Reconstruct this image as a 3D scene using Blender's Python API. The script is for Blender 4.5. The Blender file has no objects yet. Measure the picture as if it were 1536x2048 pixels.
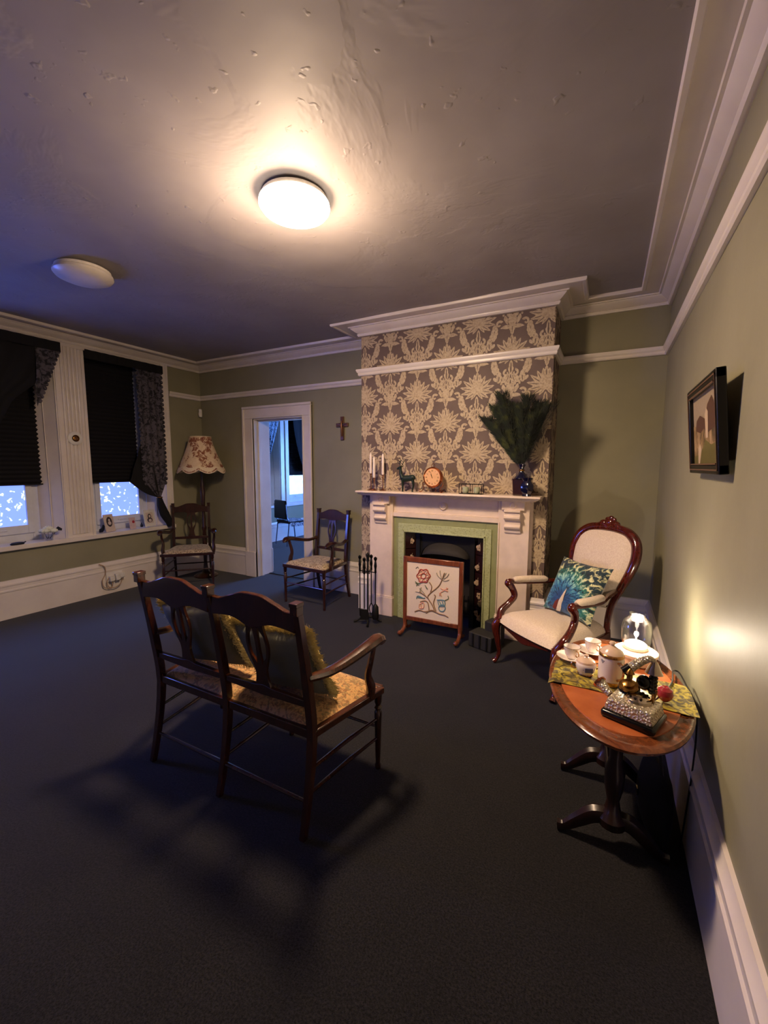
import bpy, math, random
from mathutils import Vector as V, Matrix as M, noise as NZ
PI=math.pi; rad=math.radians
random.seed(7)
C=bpy.context.scene.collection; SC=bpy.context.scene
# ---------------------------------------------------------------- camera
W=5.466; D=4.094; H=2.85; YF=-1.7
BXA,BXB,BY=-2.595,-0.802,3.692            # chimney breast left, right, front
cam=bpy.data.cameras.new('camera'); camo=bpy.data.objects.new('camera',cam); C.objects.link(camo)
yaw,pit,rol=.4877,-.1106,.0037
fw=V((-math.sin(yaw)*math.cos(pit),math.cos(yaw)*math.cos(pit),math.sin(pit)))
r0=V((math.cos(yaw),math.sin(yaw),0)); u0=r0.cross(fw)
rt=r0*math.cos(rol)+u0*math.sin(rol); up=-r0*math.sin(rol)+u0*math.cos(rol)
mw=M((( rt.x,up.x,-fw.x,0),(rt.y,up.y,-fw.y,0),(rt.z,up.z,-fw.z,0),(0,0,0,1)))
mw.translation=V((-.3762,0,1.5)); camo.matrix_world=mw
cam.sensor_fit='HORIZONTAL'; cam.sensor_width=36; cam.lens=836.93/1536*36; cam.clip_start=.02
SC.camera=camo
# ---------------------------------------------------------------- world, exposure, view
CEIL_W=52; CEIL_DOWN=76; CEIL_GLOW=6; JAR_W=9; PANE=1.75; PANE_BACK=2.6; PANE_FILL=25; SKY_STR=5; FAR_FILL=46
wd=bpy.data.worlds.new('dusk_sky'); SC.world=wd; wd.use_nodes=True
_t=wd.node_tree; bg=_t.nodes['Background']; _c=_t.nodes.new('ShaderNodeTexCoord'); _s=_t.nodes.new('ShaderNodeSeparateXYZ'); _r=_t.nodes.new('ShaderNodeValToRGB')
_t.links.new(_c.outputs['Generated'],_s.inputs[0]); _t.links.new(_s.outputs[2],_r.inputs[0]); _t.links.new(_r.outputs[0],bg.inputs[0])
_e=_r.color_ramp.elements; _e[0].position=0.0; _e[0].color=(.01,.012,.02,1); _e[1].position=.03; _e[1].color=(.10,.24,1,1)   # dark ground, even blue dusk sky
bg.inputs[1].default_value=SKY_STR
SC.view_settings.view_transform='Standard'; SC.view_settings.look='None'
SC.view_settings.gamma=1; SC.view_settings.use_curve_mapping=False; SC.view_settings.exposure=0.0
# ---------------------------------------------------------------- materials
def lin(h):
    h=h.lstrip('#'); o=[]
    for i in (0,2,4):
        c=int(h[i:i+2],16)/255; o.append(c/12.92 if c<=.04045 else ((c+.055)/1.055)**2.4)
    return (*o,1)
class NT:
    def __init__(s,name,color='#808080',rough=.6,metal=0,spec=.5,coat=0,trans=0,ior=1.45,sheen=0,emit=None,estr=0,alpha=1):
        s.m=bpy.data.materials.new(name); s.m.use_nodes=True; s.t=s.m.node_tree; s.n=s.t.nodes
        s.b=s.n['Principled BSDF']; I=s.b.inputs
        I['Base Color'].default_value=lin(color) if isinstance(color,str) else color
        I['Roughness'].default_value=rough; I['Metallic'].default_value=metal; I['Specular IOR Level'].default_value=spec
        I['Coat Weight'].default_value=coat; I['Coat Roughness'].default_value=.12
        I['Transmission Weight'].default_value=trans; I['IOR'].default_value=ior; I['Sheen Weight'].default_value=sheen
        I['Alpha'].default_value=alpha
        if emit: I['Emission Color'].default_value=lin(emit) if isinstance(emit,str) else emit; I['Emission Strength'].default_value=estr
    def L(s,a,b): s.t.links.new(a,b)
    def co(s,scale=(1,1,1),kind='Object',rot=(0,0,0)):
        c=s.n.new('ShaderNodeTexCoord'); m=s.n.new('ShaderNodeMapping'); m.inputs['Scale'].default_value=scale; m.inputs['Rotation'].default_value=rot
        s.L(c.outputs[kind],m.inputs[0]); return m.outputs[0]
    def noise(s,scale,detail=3,rough=.55,vec=None,dist=0):
        x=s.n.new('ShaderNodeTexNoise'); x.inputs['Scale'].default_value=scale; x.inputs['Detail'].default_value=detail; x.inputs['Roughness'].default_value=rough; x.inputs['Distortion'].default_value=dist
        s.L(vec if vec is not None else s.co(),x.inputs['Vector']); return x.outputs['Fac']
    def vor(s,scale,vec=None,out='Distance',feat='F1'):
        x=s.n.new('ShaderNodeTexVoronoi'); x.feature=feat; x.inputs['Scale'].default_value=scale
        s.L(vec if vec is not None else s.co(),x.inputs['Vector']); return x.outputs[out]
    def ramp(s,fac,stops,interp='LINEAR'):
        r=s.n.new('ShaderNodeValToRGB'); r.color_ramp.interpolation=interp; e=r.color_ramp.elements
        while len(e)<len(stops): e.new(.5)
        for k,(p,c) in enumerate(stops): e[k].position=p; e[k].color=lin(c) if isinstance(c,str) else (c,c,c,1)
        s.L(fac,r.inputs[0]); return r.outputs[0]
    def mix(s,f,a,b):
        x=s.n.new('ShaderNodeMix'); x.data_type='RGBA'
        if isinstance(f,float): x.inputs[0].default_value=f
        else: s.L(f,x.inputs[0])
        for k,v in ((6,a),(7,b)):
            if isinstance(v,str): x.inputs[k].default_value=lin(v)
            else: s.L(v,x.inputs[k])
        return x.outputs[2]
    def math(s,op,a,b=0):
        x=s.n.new('ShaderNodeMath'); x.operation=op
        for k,v in ((0,a),(1,b)):
            if isinstance(v,(int,float)): x.inputs[k].default_value=v
            else: s.L(v,x.inputs[k])
        return x.outputs[0]
    def col(s,c): s.L(c,s.b.inputs['Base Color']); return s
    def rgh(s,c): s.L(c,s.b.inputs['Roughness']); return s
    def bump(s,h,strength=.3,dist=.01):
        x=s.n.new('ShaderNodeBump'); x.inputs['Strength'].default_value=strength; x.inputs['Distance'].default_value=dist
        s.L(h,x.inputs['Height'])
        for b in (s.b,): s.L(x.outputs[0],b.inputs['Normal'])
        return s
def wood(name,dark,light,rough=.3,coat=.5,grain=14,axis=(1,1,.12)):
    t=NT(name,dark,rough,coat=coat); v=t.co(axis)
    t.col(t.ramp(t.noise(grain*3,5,.6,v,1.2),[(.3,dark),(.7,light)])); t.bump(t.noise(grain*8,3,.5,v),.08,.002); return t.m
def plain(name,color,rough=.5,metal=0,nb=0,ns=60,**k):
    t=NT(name,color,rough,metal,**k)
    f=t.noise(ns,3)
    c=lin(color); d=tuple(x*.94 for x in c[:3])+(1,); l=tuple(min(1,x*1.05) for x in c[:3])+(1,)
    r=t.n.new('ShaderNodeValToRGB'); r.color_ramp.elements[0].position=.35; r.color_ramp.elements[0].color=d; r.color_ramp.elements[1].position=.65; r.color_ramp.elements[1].color=l
    t.L(f,r.inputs[0]); t.col(r.outputs[0])
    if nb: t.bump(f,nb,.003)
    return t.m
MT={}
t=NT('wall_paint_sage','#8c8870',.5,spec=.25); t.col(t.ramp(t.noise(2.2,4),[(.3,'#85816a'),(.7,'#8f8b74')])); t.bump(t.noise(7,5,.6),.16,.01); MT['green']=t.m
t=NT('gloss_white_paint','#d8cfc8',.28,spec=.5); t.col(t.ramp(t.noise(4,3),[(.3,'#d2c8c2'),(.7,'#ddd5ce')])); t.bump(t.noise(30,3),.05,.004); MT['white']=t.m
t=NT('ceiling_paint','#8d8787',.55,spec=.35)
v=t.co(); b1=t.noise(1.3,3,.5,v,.2); b2=t.ramp(t.noise(1.5,5,.6,v,.5),[(.47,0.),(.53,1.),(.66,.8)]); b3=t.ramp(t.noise(17,2,.5,v),[(.68,0.),(.76,1.)])
hh=t.math('ADD',t.math('MULTIPLY',b1,1.3),t.math('ADD',t.math('MULTIPLY',b2,.10),t.math('MULTIPLY',b3,.12)))
t.col(t.ramp(t.noise(1.7,4,.6,v),[(.3,'#8a8384'),(.7,'#979192')])); t.bump(hh,.34,.05); MT['ceil']=t.m
t=NT('carpet_pile','#17171b',.95,spec=.12,sheen=.15)
v=t.co(); n1=t.ramp(t.noise(150,3,.7,v),[(.35,0.),(.65,1.)]); n2=t.noise(3.2,5,.6,v); n3=t.noise(60,3,.6,v)
t.col(t.mix(t.math('MULTIPLY',n1,t.math('ADD',n2,n3)),'#040405','#252325')); t.bump(t.noise(300,2,.6,v),.45,.004); MT['carpet']=t.m
t=NT('wallpaper_ground','#64544f',.6,spec=.3); t.col(t.ramp(t.noise(5,3),[(.3,'#5f504c'),(.7,'#695953')])); t.bump(t.noise(160,2),.12,.002); MT['wpg']=t.m
t=NT('wallpaper_damask','#b3a083',.5,spec=.4); t.col(t.ramp(t.noise(70,2,.5),[(.30,'#94826c'),(.42,'#a7957c'),(.6,'#b5a389')])); MT['wpm']=t.m
MT['mantel']=plain('mantel_paint_pink_white','#dcc9bb',.35,ns=9)
MT['insertgreen']=plain('painted_iron_green','#8b9068',.3,ns=20,nb=.05)
t=NT('embossed_green','#a9b583',.28); t.col(t.ramp(t.vor(60),[(.1,'#8d936a'),(.5,'#a9b086')])); t.bump(t.vor(75),.5,.004); MT['emboss']=t.m
MT['iron']=plain('cast_iron','#151413',.5,.3,nb=.2,ns=50)
MT['ironmatt']=plain('sooty_iron','#262220',.75,.1,nb=.3,ns=40)
MT['tile']=plain('tile_glaze_dark','#241012',.15,ns=30)
MT['tileflower']=plain('tile_flower_glaze','#a08a74',.2,ns=160)
MT['wood']=wood('dark_mahogany','#1c0a06','#3a1a10',.28,.6)
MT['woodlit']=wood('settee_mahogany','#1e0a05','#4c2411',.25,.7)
MT['redwood']=wood('polished_red_mahogany','#2e0804','#5c1c0e',.14,1.0)
MT['screenwood']=wood('screen_oak','#4a2012','#82452a',.3,.5)
MT['tablewood']=wood('table_mahogany','#4a2212','#7c4526',.24,.6,8,(1,1,1))
MT['tabledark']=wood('table_pedestal_wood','#120605','#260e08',.35,.4)
t=NT('table_leather','#a3552c',.38); t.col(t.ramp(t.noise(9,4),[(.3,'#93481f'),(.7,'#b3653a')])); t.bump(t.noise(300,2),.15,.002); MT['leather']=t.m
t=NT('floral_tapestry','#a8957c',.9,sheen=.2); v=t.co(); t.col(t.mix(t.ramp(t.noise(38,4,.6,v,1.5),[(.46,0.),(.56,1.)]),'#b9a58a',t.ramp(t.noise(60,2,.5,v),[(.4,'#7d5f4b'),(.6,'#6d6a55')]))); t.bump(t.noise(200,2),.3,.003); MT['tapestry']=t.m
t=NT('gold_tapestry','#a07c4c',.9,sheen=.2); v=t.co(); t.col(t.mix(t.ramp(t.noise(38,4,.6,v,1.5),[(.46,0.),(.56,1.)]),'#b48a54',t.ramp(t.noise(60,2,.5,v),[(.4,'#7a5230'),(.6,'#7d6a44')]))); t.bump(t.noise(200,2),.3,.003); MT['goldtapestry']=t.m
t=NT('cream_upholstery','#d9c6b2',.8,sheen=.2); t.col(t.ramp(t.noise(120,2),[(.35,'#d0bba6'),(.65,'#decdb9')])); t.bump(t.noise(260,2),.12,.002); MT['cream']=t.m
MT['cushgrey']=plain('grey_green_cushion_cloth','#6c6e62',.9,nb=.2,ns=220)
MT['fringe']=plain('cream_yellow_fringe','#c9b87c',.95,ns=70)
MT['brass']=plain('aged_brass','#9c7440',.25,1,ns=40)
MT['rosebrass']=plain('pinkish_brass','#a77a66',.28,1,ns=40)
MT['copper']=plain('copper','#b5673d',.25,1,ns=40)
MT['clockface']=plain('clock_dial_cream','#d8a877',.5,ns=30)
MT['wax']=plain('white_wax','#e3d6d0',.4,ns=20)
MT['black']=plain('black_enamel','#070708',.2,ns=20)
MT['blackcloth']=plain('black_curtain_cloth','#08070c',.85,ns=120)
MT['blind']=plain('black_pleated_blind','#0b0910',.85,ns=120)
t=NT('dark_lace','#3d3b45',.9); v=t.co(); t.col(t.ramp(t.noise(22,3,.6,v,1.0),[(.42,'#1c1b22'),(.55,'#55505a')])); MT['lace']=t.m
MT['deer']=plain('dark_green_flock','#0b1f1a',.55,ns=80)
MT['cobalt']=plain('cobalt_glass','#080a2c',.06,ns=20,spec=.8,coat=1)
MT['amberglass']=plain('brown_vase_panel','#2b120c',.12,ns=30,coat=1)
t=NT('plume_green','#1c2c1a',.9,sheen=.4); t.col(t.ramp(t.noise(14,3),[(.35,'#08110e'),(.52,'#122012'),(.70,'#3e441a')])); MT['plume']=t.m
MT['plumedark']=plain('plume_shaft','#0a100e',.8)
t=NT('china_white','#ddd0c8',.12,coat=.6); t.col(t.ramp(t.vor(55),[(.10,'#8f93b5'),(.16,'#e0d4cc')])); MT['china']=t.m
MT['chinaplain']=plain('china_plain','#e2d6ce',.12,ns=10,coat=.6)
MT['chinareflect']=plain('white_china_reflection_tint','#dcbfa8',.18,.1,ns=20,coat=.6)  # white lid china, warm pinkish reflections put into its colour
MT['gold']=plain('gold_rim','#c08c54',.2,.9,ns=30)
MT['chinagrey']=plain('grey_china_print','#8f8c90',.25,ns=60)
MT['chinablue']=plain('blue_china_print','#55587f',.25,ns=60)
t=NT('hammered_silver','#c9bda8',.34,.75); t.bump(t.vor(140),.8,.006); MT['silver']=t.m
MT['chrome']=plain('chrome','#c9b9a6',.12,1,ns=10)
MT['red']=plain('red_gloss','#9a2430',.2,ns=10,coat=.6)
t=NT('gold_green_brocade','#8a7c22',.35,.25,sheen=.2); v=t.co(); t.col(t.ramp(t.noise(24,3,.5,v,2.2),[(.42,'#463a12'),(.5,'#8c7c1e'),(.6,'#b8a62c')])); t.bump(t.noise(14,2,.5,v,1),.5,.01); MT['brocade']=t.m
t=NT('lamp_drum_cream','#e6cdb4',.45); t.col(t.ramp(t.noise(12,2),[(.3,'#dfc3a8'),(.7,'#ead3bc')])); MT['drum']=t.m
MT['plastic']=plain('white_plastic','#d6d2ce',.35,ns=12)
MT['cable']=plain('beige_cable','#a88a6c',.5,ns=12)
MT['blackcable']=plain('black_cable','#0a0a0a',.4)
t=NT('lampshade_cloth','#d9bf9f',.85); v=t.co()
fm=t.math('MULTIPLY',t.ramp(t.noise(7,2,.5,v),[(.47,0.),(.52,1.)]),t.ramp(t.noise(26,3,.6,v,.8),[(.44,0.),(.50,1.)])); t.col(t.mix(fm,t.ramp(t.noise(30,2),[(.3,'#d3b896'),(.7,'#e0c9aa')]),t.ramp(t.noise(50,2,.5,v),[(.4,'#7a4230'),(.6,'#9c6a4e')]))); MT['shade']=t.m
MT['shadehem']=plain('lampshade_hem','#dfcdb0',.85)
MT['clothwhite']=plain('screen_linen','#dccab8',.9,ns=200)
for n,c in dict(st_brown='#8a6a52',st_red='#9c3a30',st_pink='#d49a86',st_blue='#5d8496',st_grey='#8e8578',st_green='#5b6650').items(): MT[n]=plain('embroidery_'+n[3:],c,.9,ns=300)
t=NT('pillow_feather_print','#1c6e78',.75,sheen=.3)
v=t.co(); sp=t.n.new('ShaderNodeSeparateXYZ'); t.L(v,sp.inputs[0]); px=t.math('ADD',sp.outputs[0],.045); pz=t.math('ADD',sp.outputs[2],.11)
an=t.math('ARCTAN2',pz,px); rr=t.math('SQRT',t.math('ADD',t.math('MULTIPLY',px,px),t.math('MULTIPLY',pz,pz)))
cb=t.n.new('ShaderNodeCombineXYZ'); t.L(t.math('MULTIPLY',an,5.5),cb.inputs[0]); t.L(t.math('MULTIPLY',rr,17),cb.inputs[1])
n=t.noise(1.5,3,.6,cb.outputs[0],.8); big=t.noise(9,2,.5,v)
rz=t.math('ADD',rr,t.math('MULTIPLY',t.math('SUBTRACT',big,.5),.12))
base=t.ramp(rz,[(.05,'#123c78'),(.13,'#155f8c'),(.19,'#166a5c'),(.27,'#0c2b38')])
hi=t.ramp(n,[(.50,0.),(.60,1.)]); lo=t.ramp(n,[(.36,1.),(.45,0.)])
hi=t.math('MULTIPLY',hi,t.ramp(rr,[(.07,.15),(.15,1.)]))
c=t.mix(hi,base,t.ramp(rz,[(.10,'#4fa0b0'),(.17,'#9ccabc'),(.24,'#cfcc98')])); t.col(t.mix(lo,c,'#061722')); MT['peacock']=t.m
MT['printwhite']=plain('pillow_print_cream','#cfc0ae',.8); MT['printrust']=plain('pillow_print_rust','#6a2a20',.8); MT['printblue']=plain('pillow_print_deep_blue','#123a78',.75)
t=NT('white_art_ground','#6e5a44',.6); v=t.co((1,1,1)); t.col(t.ramp(t.noise(14,4,.6,v,.6),[(.35,'#3f3322'),(.5,'#7a6242'),(.65,'#9a8060')])); MT['paint_land']=t.m
MT['paint_sky']=plain('painted_sky','#8a7a66',.6); MT['paint_tree']=plain('painted_trees','#4a2f22',.6,ns=30); MT['paint_cream']=plain('painted_cream','#b09a80',.6); MT['paint_green']=plain('painted_meadow','#5a5228',.6,ns=30)
MT['frameblack']=plain('picture_frame_black','#0d0a0a',.35); MT['framebrown']=plain('picture_frame_fillet','#5e4436',.4)
MT['crosswood']=wood('crucifix_wood','#3a2012','#6a4428',.5,.2)
MT['pvc']=plain('window_pvc_white','#cfd2dc',.35,ns=8)
t=NT('lamp_glow_dome','#ffffff',.4,emit=(1,.83,.62,1),estr=CEIL_GLOW); MT['dome_on']=t.m
MT['dome_off']=plain('opal_dome_unlit','#cfc6bf',.3,ns=8)
MT['domerim']=plain('dome_rim_white','#d8d0c8',.4)
def pane(name,e,st):
    t=NT(name,'#5566aa',.5); v=t.co((1,1,1)); wv=t.noise(9,2,.5,v)
    m=t.n.new('ShaderNodeVectorMath'); m.operation='ADD'; cb=t.n.new('ShaderNodeCombineXYZ'); 
    t.L(wv,cb.inputs[1]); t.L(t.noise(11,2,.5,v),cb.inputs[2]); sc=t.n.new('ShaderNodeVectorMath'); sc.operation='SCALE'; sc.inputs[3].default_value=.16; t.L(cb.outputs[0],sc.inputs[0])
    t.L(v,m.inputs[0]); t.L(sc.outputs[0],m.inputs[1])
    leaf=t.ramp(t.vor(19,m.outputs[0]),[(.25,1.),(.33,0.)]); edge=t.ramp(t.vor(34,m.outputs[0],feat='DISTANCE_TO_EDGE'),[(.02,0.),(.05,1.)])
    lf=t.math('MULTIPLY',leaf,edge)
    c=t.mix(lf,e,'#e2efb4'); t.L(c,t.b.inputs['Emission Color']); t.L(t.math('ADD',t.math('MULTIPLY',lf,st*.12),st),t.b.inputs['Emission Strength']); return t.m
MT['pane']=pane('frosted_leaf_film_glass','#738ffb',PANE)
MT['paneback']=pane('frosted_leaf_film_glass_bright','#9fc4ff',PANE_BACK)
MT['panefill']=pane('frosted_film_glass_boosted_fill','#4a6cff',PANE_FILL)  # unseen pane with glow raised far above the others, added blue fill
MT['farfill']=NT('far_room_fill_glow','#8899cc',.4,emit=(.14,.33,1,1),estr=FAR_FILL).m  # unseen glowing pane added to light the door lining blue
t=NT('clear_glass','#ffffff',.02); _o=[n for n in t.n if n.type=='OUTPUT_MATERIAL'][0]; _tr=t.n.new('ShaderNodeBsdfTransparent'); _tr.inputs[0].default_value=(.97,.97,.97,1); _gl=t.n.new('ShaderNodeBsdfGlossy'); _gl.inputs['Roughness'].default_value=.04
_lw=t.n.new('ShaderNodeLayerWeight'); _lw.inputs[0].default_value=.25; _mx=t.n.new('ShaderNodeMixShader'); t.L(_lw.outputs['Facing'],_mx.inputs[0]); t.L(_tr.outputs[0],_mx.inputs[1]); t.L(_gl.outputs[0],_mx.inputs[2]); t.L(_mx.outputs[0],_o.inputs[0]); MT['glass']=t.m
MT['bulb']=NT('bulb_glow','#ffffff',.4,emit=(1,.82,.62,1),estr=18).m
MT['bulb2']=NT('lamp_reflector_glow','#ffffff',.4,emit=(1,.85,.68,1),estr=15).m
MT['petal']=plain('white_petals','#d9dccf',.7); MT['leafdark']=plain('dark_leaf','#14182a',.6)
MT['photo']=plain('sepia_print','#c9b8b0',.6); MT['photodark']=plain('sepia_print_dark','#3a3038',.6); MT['pinkcard']=plain('pink_card','#c8b0b4',.6); MT['rosered']=plain('rose_red','#a82838',.5)
MT['candlegreen']=plain('pale_green_wax','#9aa085',.4)
MT['coalbox']=plain('sooty_black_stone','#232120',.7,nb=.4,ns=40)
MT['alu']=plain('grey_steel_tube','#6a7288',.3,.8)
t=NT('patterned_throw','#8a9ab0',.8); t.col(t.ramp(t.noise(30,3,.6,None,1),[(.42,'#3a4658'),(.55,'#aab6c8')])); MT['throw']=t.m
MT['wall_outer']=MT['green']
# ---------------------------------------------------------------- mesh helpers
class MB:
    def __init__(s): s.v=[]; s.f=[]; s.mi=[]; s.k=0
    def add(s,vs,fs,mtx=None):
        o=len(s.v); s.v+=[tuple(mtx@V(p)) if mtx else tuple(p) for p in vs]; s.f+=[tuple(i+o for i in f) for f in fs]; s.mi+=[s.k]*len(fs); return s
    def box(s,x0,x1,y0,y1,z0,z1,mtx=None,tx=1,ty=1):
        cx,cy=(x0+x1)/2,(y0+y1)/2
        vs=[(x0,y0,z0),(x1,y0,z0),(x1,y1,z0),(x0,y1,z0)]+[(cx+(x-cx)*tx,cy+(y-cy)*ty,z1) for x,y in ((x0,y0),(x1,y0),(x1,y1),(x0,y1))]
        return s.add(vs,[(3,2,1,0),(4,5,6,7),(0,1,5,4),(1,2,6,5),(2,3,7,6),(3,0,4,7)],mtx)
    def lathe(s,prof,n=20,mtx=None,sy=1,rf=None,cap=True):
        vs=[];fs=[]
        for j,(r,z) in enumerate(prof):
            for i in range(n):
                a=2*PI*i/n; rr=r*(rf(a,z) if rf else 1); vs.append((rr*math.cos(a),rr*math.sin(a)*sy,z))
        for j in range(len(prof)-1):
            for i in range(n):
                a,b=j*n+i,j*n+(i+1)%n; fs.append((a,b,b+n,a+n))
        if cap and prof[0][0]>1e-4: fs.append(tuple(range(n))[::-1])
        if cap and prof[-1][0]>1e-4: fs.append(tuple((len(prof)-1)*n+i for i in range(n)))
        return s.add(vs,fs,mtx)
    def tube(s,pts,r,n=8,up=None,asp=1,mtx=None,square=False):
        P=[V(p) for p in pts]; m=len(P); R=r if isinstance(r,(list,tuple)) else [r]*m
        if len(R)!=m: R=[R[min(int(i*(len(R)-1)/(m-1)),len(R)-2)]*(1-((i*(len(R)-1)/(m-1))-min(int(i*(len(R)-1)/(m-1)),len(R)-2)))+R[min(int(i*(len(R)-1)/(m-1)),len(R)-2)+1]*((i*(len(R)-1)/(m-1))-min(int(i*(len(R)-1)/(m-1)),len(R)-2)) for i in range(m)]
        vs=[];fs=[];prev=None
        for i in range(m):
            t=(P[min(i+1,m-1)]-P[max(i-1,0)]).normalized()
            if up is not None: a=V(up)-t*V(up).dot(t)
            elif prev is None: a=(V((0,0,1)) if abs(t.z)<.9 else V((1,0,0))); a=a-t*a.dot(t)
            else: a=prev-t*prev.dot(t)
            a.normalize(); prev=a; b=t.cross(a)
            for k in range(n):
                if square: q=PI/4+2*PI*k/n; ca,sa=math.cos(q)*1.25,math.sin(q)*1.25
                else: q=2*PI*k/n; ca,sa=math.cos(q),math.sin(q)
                vs.append(P[i]+a*ca*R[i]+b*sa*R[i]*asp)
        for i in range(m-1):
            for k in range(n):
                a,b=i*n+k,i*n+(k+1)%n; fs.append((a,b,b+n,a+n))
        fs.append(tuple(range(n))[::-1]); fs.append(tuple((m-1)*n+k for k in range(n)))
        return s.add(vs,fs,mtx)
    def prism(s,poly,y0,y1,mtx=None):          # poly in XZ, extruded along Y
        n=len(poly); vs=[(x,y0,z) for x,z in poly]+[(x,y1,z) for x,z in poly]
        return s.add(vs,[tuple(range(n)),tuple(range(2*n-1,n-1,-1))]+[(i,i+n,(i+1)%n+n,(i+1)%n) for i in range(n)],mtx)
    def prismx(s,poly,x0,x1,mtx=None):         # poly in YZ, extruded along X
        n=len(poly); vs=[(x0,y,z) for y,z in poly]+[(x1,y,z) for y,z in poly]
        return s.add(vs,[tuple(range(n)),tuple(range(2*n-1,n-1,-1))]+[(i,i+n,(i+1)%n+n,(i+1)%n) for i in range(n)],mtx)
    def strip(s,rows,th,axis='y',mtx=None):    # rows: list of (z, [(xa,xb),...]) in XZ plate, each column joined
        nc=len(rows[0][1])
        for c in range(nc):
            vs=[];fs=[];m=len(rows)
            for z,iv in rows:
                a,b=iv[c]; yo=rows and 0
                vs+=[(a,-th/2,z),(b,-th/2,z),(b,th/2,z),(a,th/2,z)]
            for i in range(m-1):
                for k in range(4): fs.append((i*4+k,i*4+(k+1)%4,i*4+4+(k+1)%4,i*4+4+k))
            fs.append((3,2,1,0)); fs.append(tuple(4*(m-1)+k for k in range(4)))
            s.add(vs,fs,mtx)
        return s
    def sphere(s,c,r,n=12,sc=(1,1,1),mtx=None):
        pr=[(max(1e-5,r*math.sin(PI*i/(n//2+2))),-r*math.cos(PI*i/(n//2+2))) for i in range(n//2+3)]
        m=M.Translation(V(c))@M.Diagonal((*sc,1)); 
        return s.lathe(pr,n,(mtx@m) if mtx else m)
    def grid(s,fn,nu,nv,closeu=False):
        vs=[fn(i/(nu if closeu else nu-1),j/(nv-1)) for j in range(nv) for i in range(nu)]; fs=[]
        for j in range(nv-1):
            for i in range(nu if closeu else nu-1): fs.append((j*nu+i,j*nu+(i+1)%nu,(j+1)*nu+(i+1)%nu,(j+1)*nu+i))
        return s.add(vs,fs)
    def sweep(s,prof,path):                    # prof (out,z) closed; path xy; out is to the right of travel
        P=[V((*p,0)) for p in path]; n=len(prof); vs=[];fs=[]
        for i,p in enumerate(P):
            d0=(P[i]-P[i-1]).normalized() if i>0 else None; d1=(P[i+1]-P[i]).normalized() if i<len(P)-1 else None
            n0=V((d0.y,-d0.x,0)) if d0 else None; n1=V((d1.y,-d1.x,0)) if d1 else None
            if n0 is None: m=n1
            elif n1 is None: m=n0
            else: m=(n0+n1); m=m/m.dot(n0)
            for o,z in prof: vs.append(p+m*o+V((0,0,z)))
        for i in range(len(P)-1):
            for k in range(n): a,b=i*n+k,i*n+(k+1)%n; fs.append((a,b,b+n,a+n))
        fs.append(tuple(range(n))[::-1]); fs.append(tuple((len(P)-1)*n+k for k in range(n)))
        return s.add(vs,fs)
    def build(s,name,mat,parent=None,smooth=True,bev=0,sub=0,loc=None,rot=None):
        me=bpy.data.meshes.new(name); me.from_pydata([tuple(p) for p in s.v],[],s.f); 
        for m in (mat if isinstance(mat,(list,tuple)) else [mat]): me.materials.append(MT[m] if isinstance(m,str) else m)
        for i,p in enumerate(me.polygons): p.material_index=s.mi[i]
        me.validate(); me.update()
        import bmesh
        b=bmesh.new(); b.from_mesh(me); bmesh.ops.recalc_face_normals(b,faces=b.faces); b.to_mesh(me); b.free()
        if smooth:
            me.polygons.foreach_set('use_smooth',[True]*len(me.polygons))
            try: me.set_sharp_from_angle(angle=rad(38))
            except Exception: pass
        o=bpy.data.objects.new(name,me); C.objects.link(o)
        if parent is not None: o.parent=parent
        if loc is not None: o.location=loc
        if rot is not None: o.rotation_euler=rot
        if bev:
            x=o.modifiers.new('bevel','BEVEL'); x.width=bev; x.segments=2; x.limit_method='ANGLE'; x.angle_limit=rad(40)
        if sub: x=o.modifiers.new('sub','SUBSURF'); x.levels=sub; x.render_levels=sub
        return o
def cr(pts,k=6):
    P=[V(p) for p in pts]; out=[]
    for i in range(len(P)-1):
        a,b,c,d=P[max(i-1,0)],P[i],P[i+1],P[min(i+2,len(P)-1)]
        for j in range(k):
            t=j/k; out.append(.5*((2*b)+(c-a)*t+(2*a-5*b+4*c-d)*t*t+(3*b-a-3*c+d)*t**3))
    out.append(P[-1]); return out
def thing(name,label,cat,loc=(0,0,0),rz=0,group=None,rot=None):
    o=bpy.data.objects.new(name,None); C.objects.link(o); o.location=loc; o.rotation_euler=rot or (0,0,rz)
    o.empty_display_size=.05; return tag(o,label,cat,group)
def tag(o,label,cat,group=None):
    o['label']=label; o['category']=cat
    if group: o['group']=group
    return o
def struct(o,label=None):
    o['kind']='structure'
    if label: o['label']=label
    return o
def dup(o,loc,rz=None,label=None,parent=None,top=True):
    c=o.copy(); C.objects.link(c)
    if top:
        c.location=loc
        if rz is not None: c.rotation_euler=(0,0,rz)
        if label: c['label']=label
    else: c.parent=parent
    for ch in list(o.children): dup(ch,None,None,None,c,False)
    return c
T=M.Translation
def RX(a): return M.Rotation(a,4,'X')
def RY(a): return M.Rotation(a,4,'Y')
def RZ(a): return M.Rotation(a,4,'Z')
# ================================================================ ROOM
YB=8.2; WT=.26                         # far room end, back wall thickness
DX0,DX1,DZ=-4.48,-3.655,2.10           # doorway
XR=-2.2                                # far room right wall
MB().box(-W-.3,.25,YF-.2,D+.1,-.12,0).build('floor','carpet',smooth=False)['kind']='structure'
MB().box(-6.5,XR,D+.1,9.2,-.12,-.002).build('floor_far_room','carpet',smooth=False)['kind']='structure'
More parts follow.
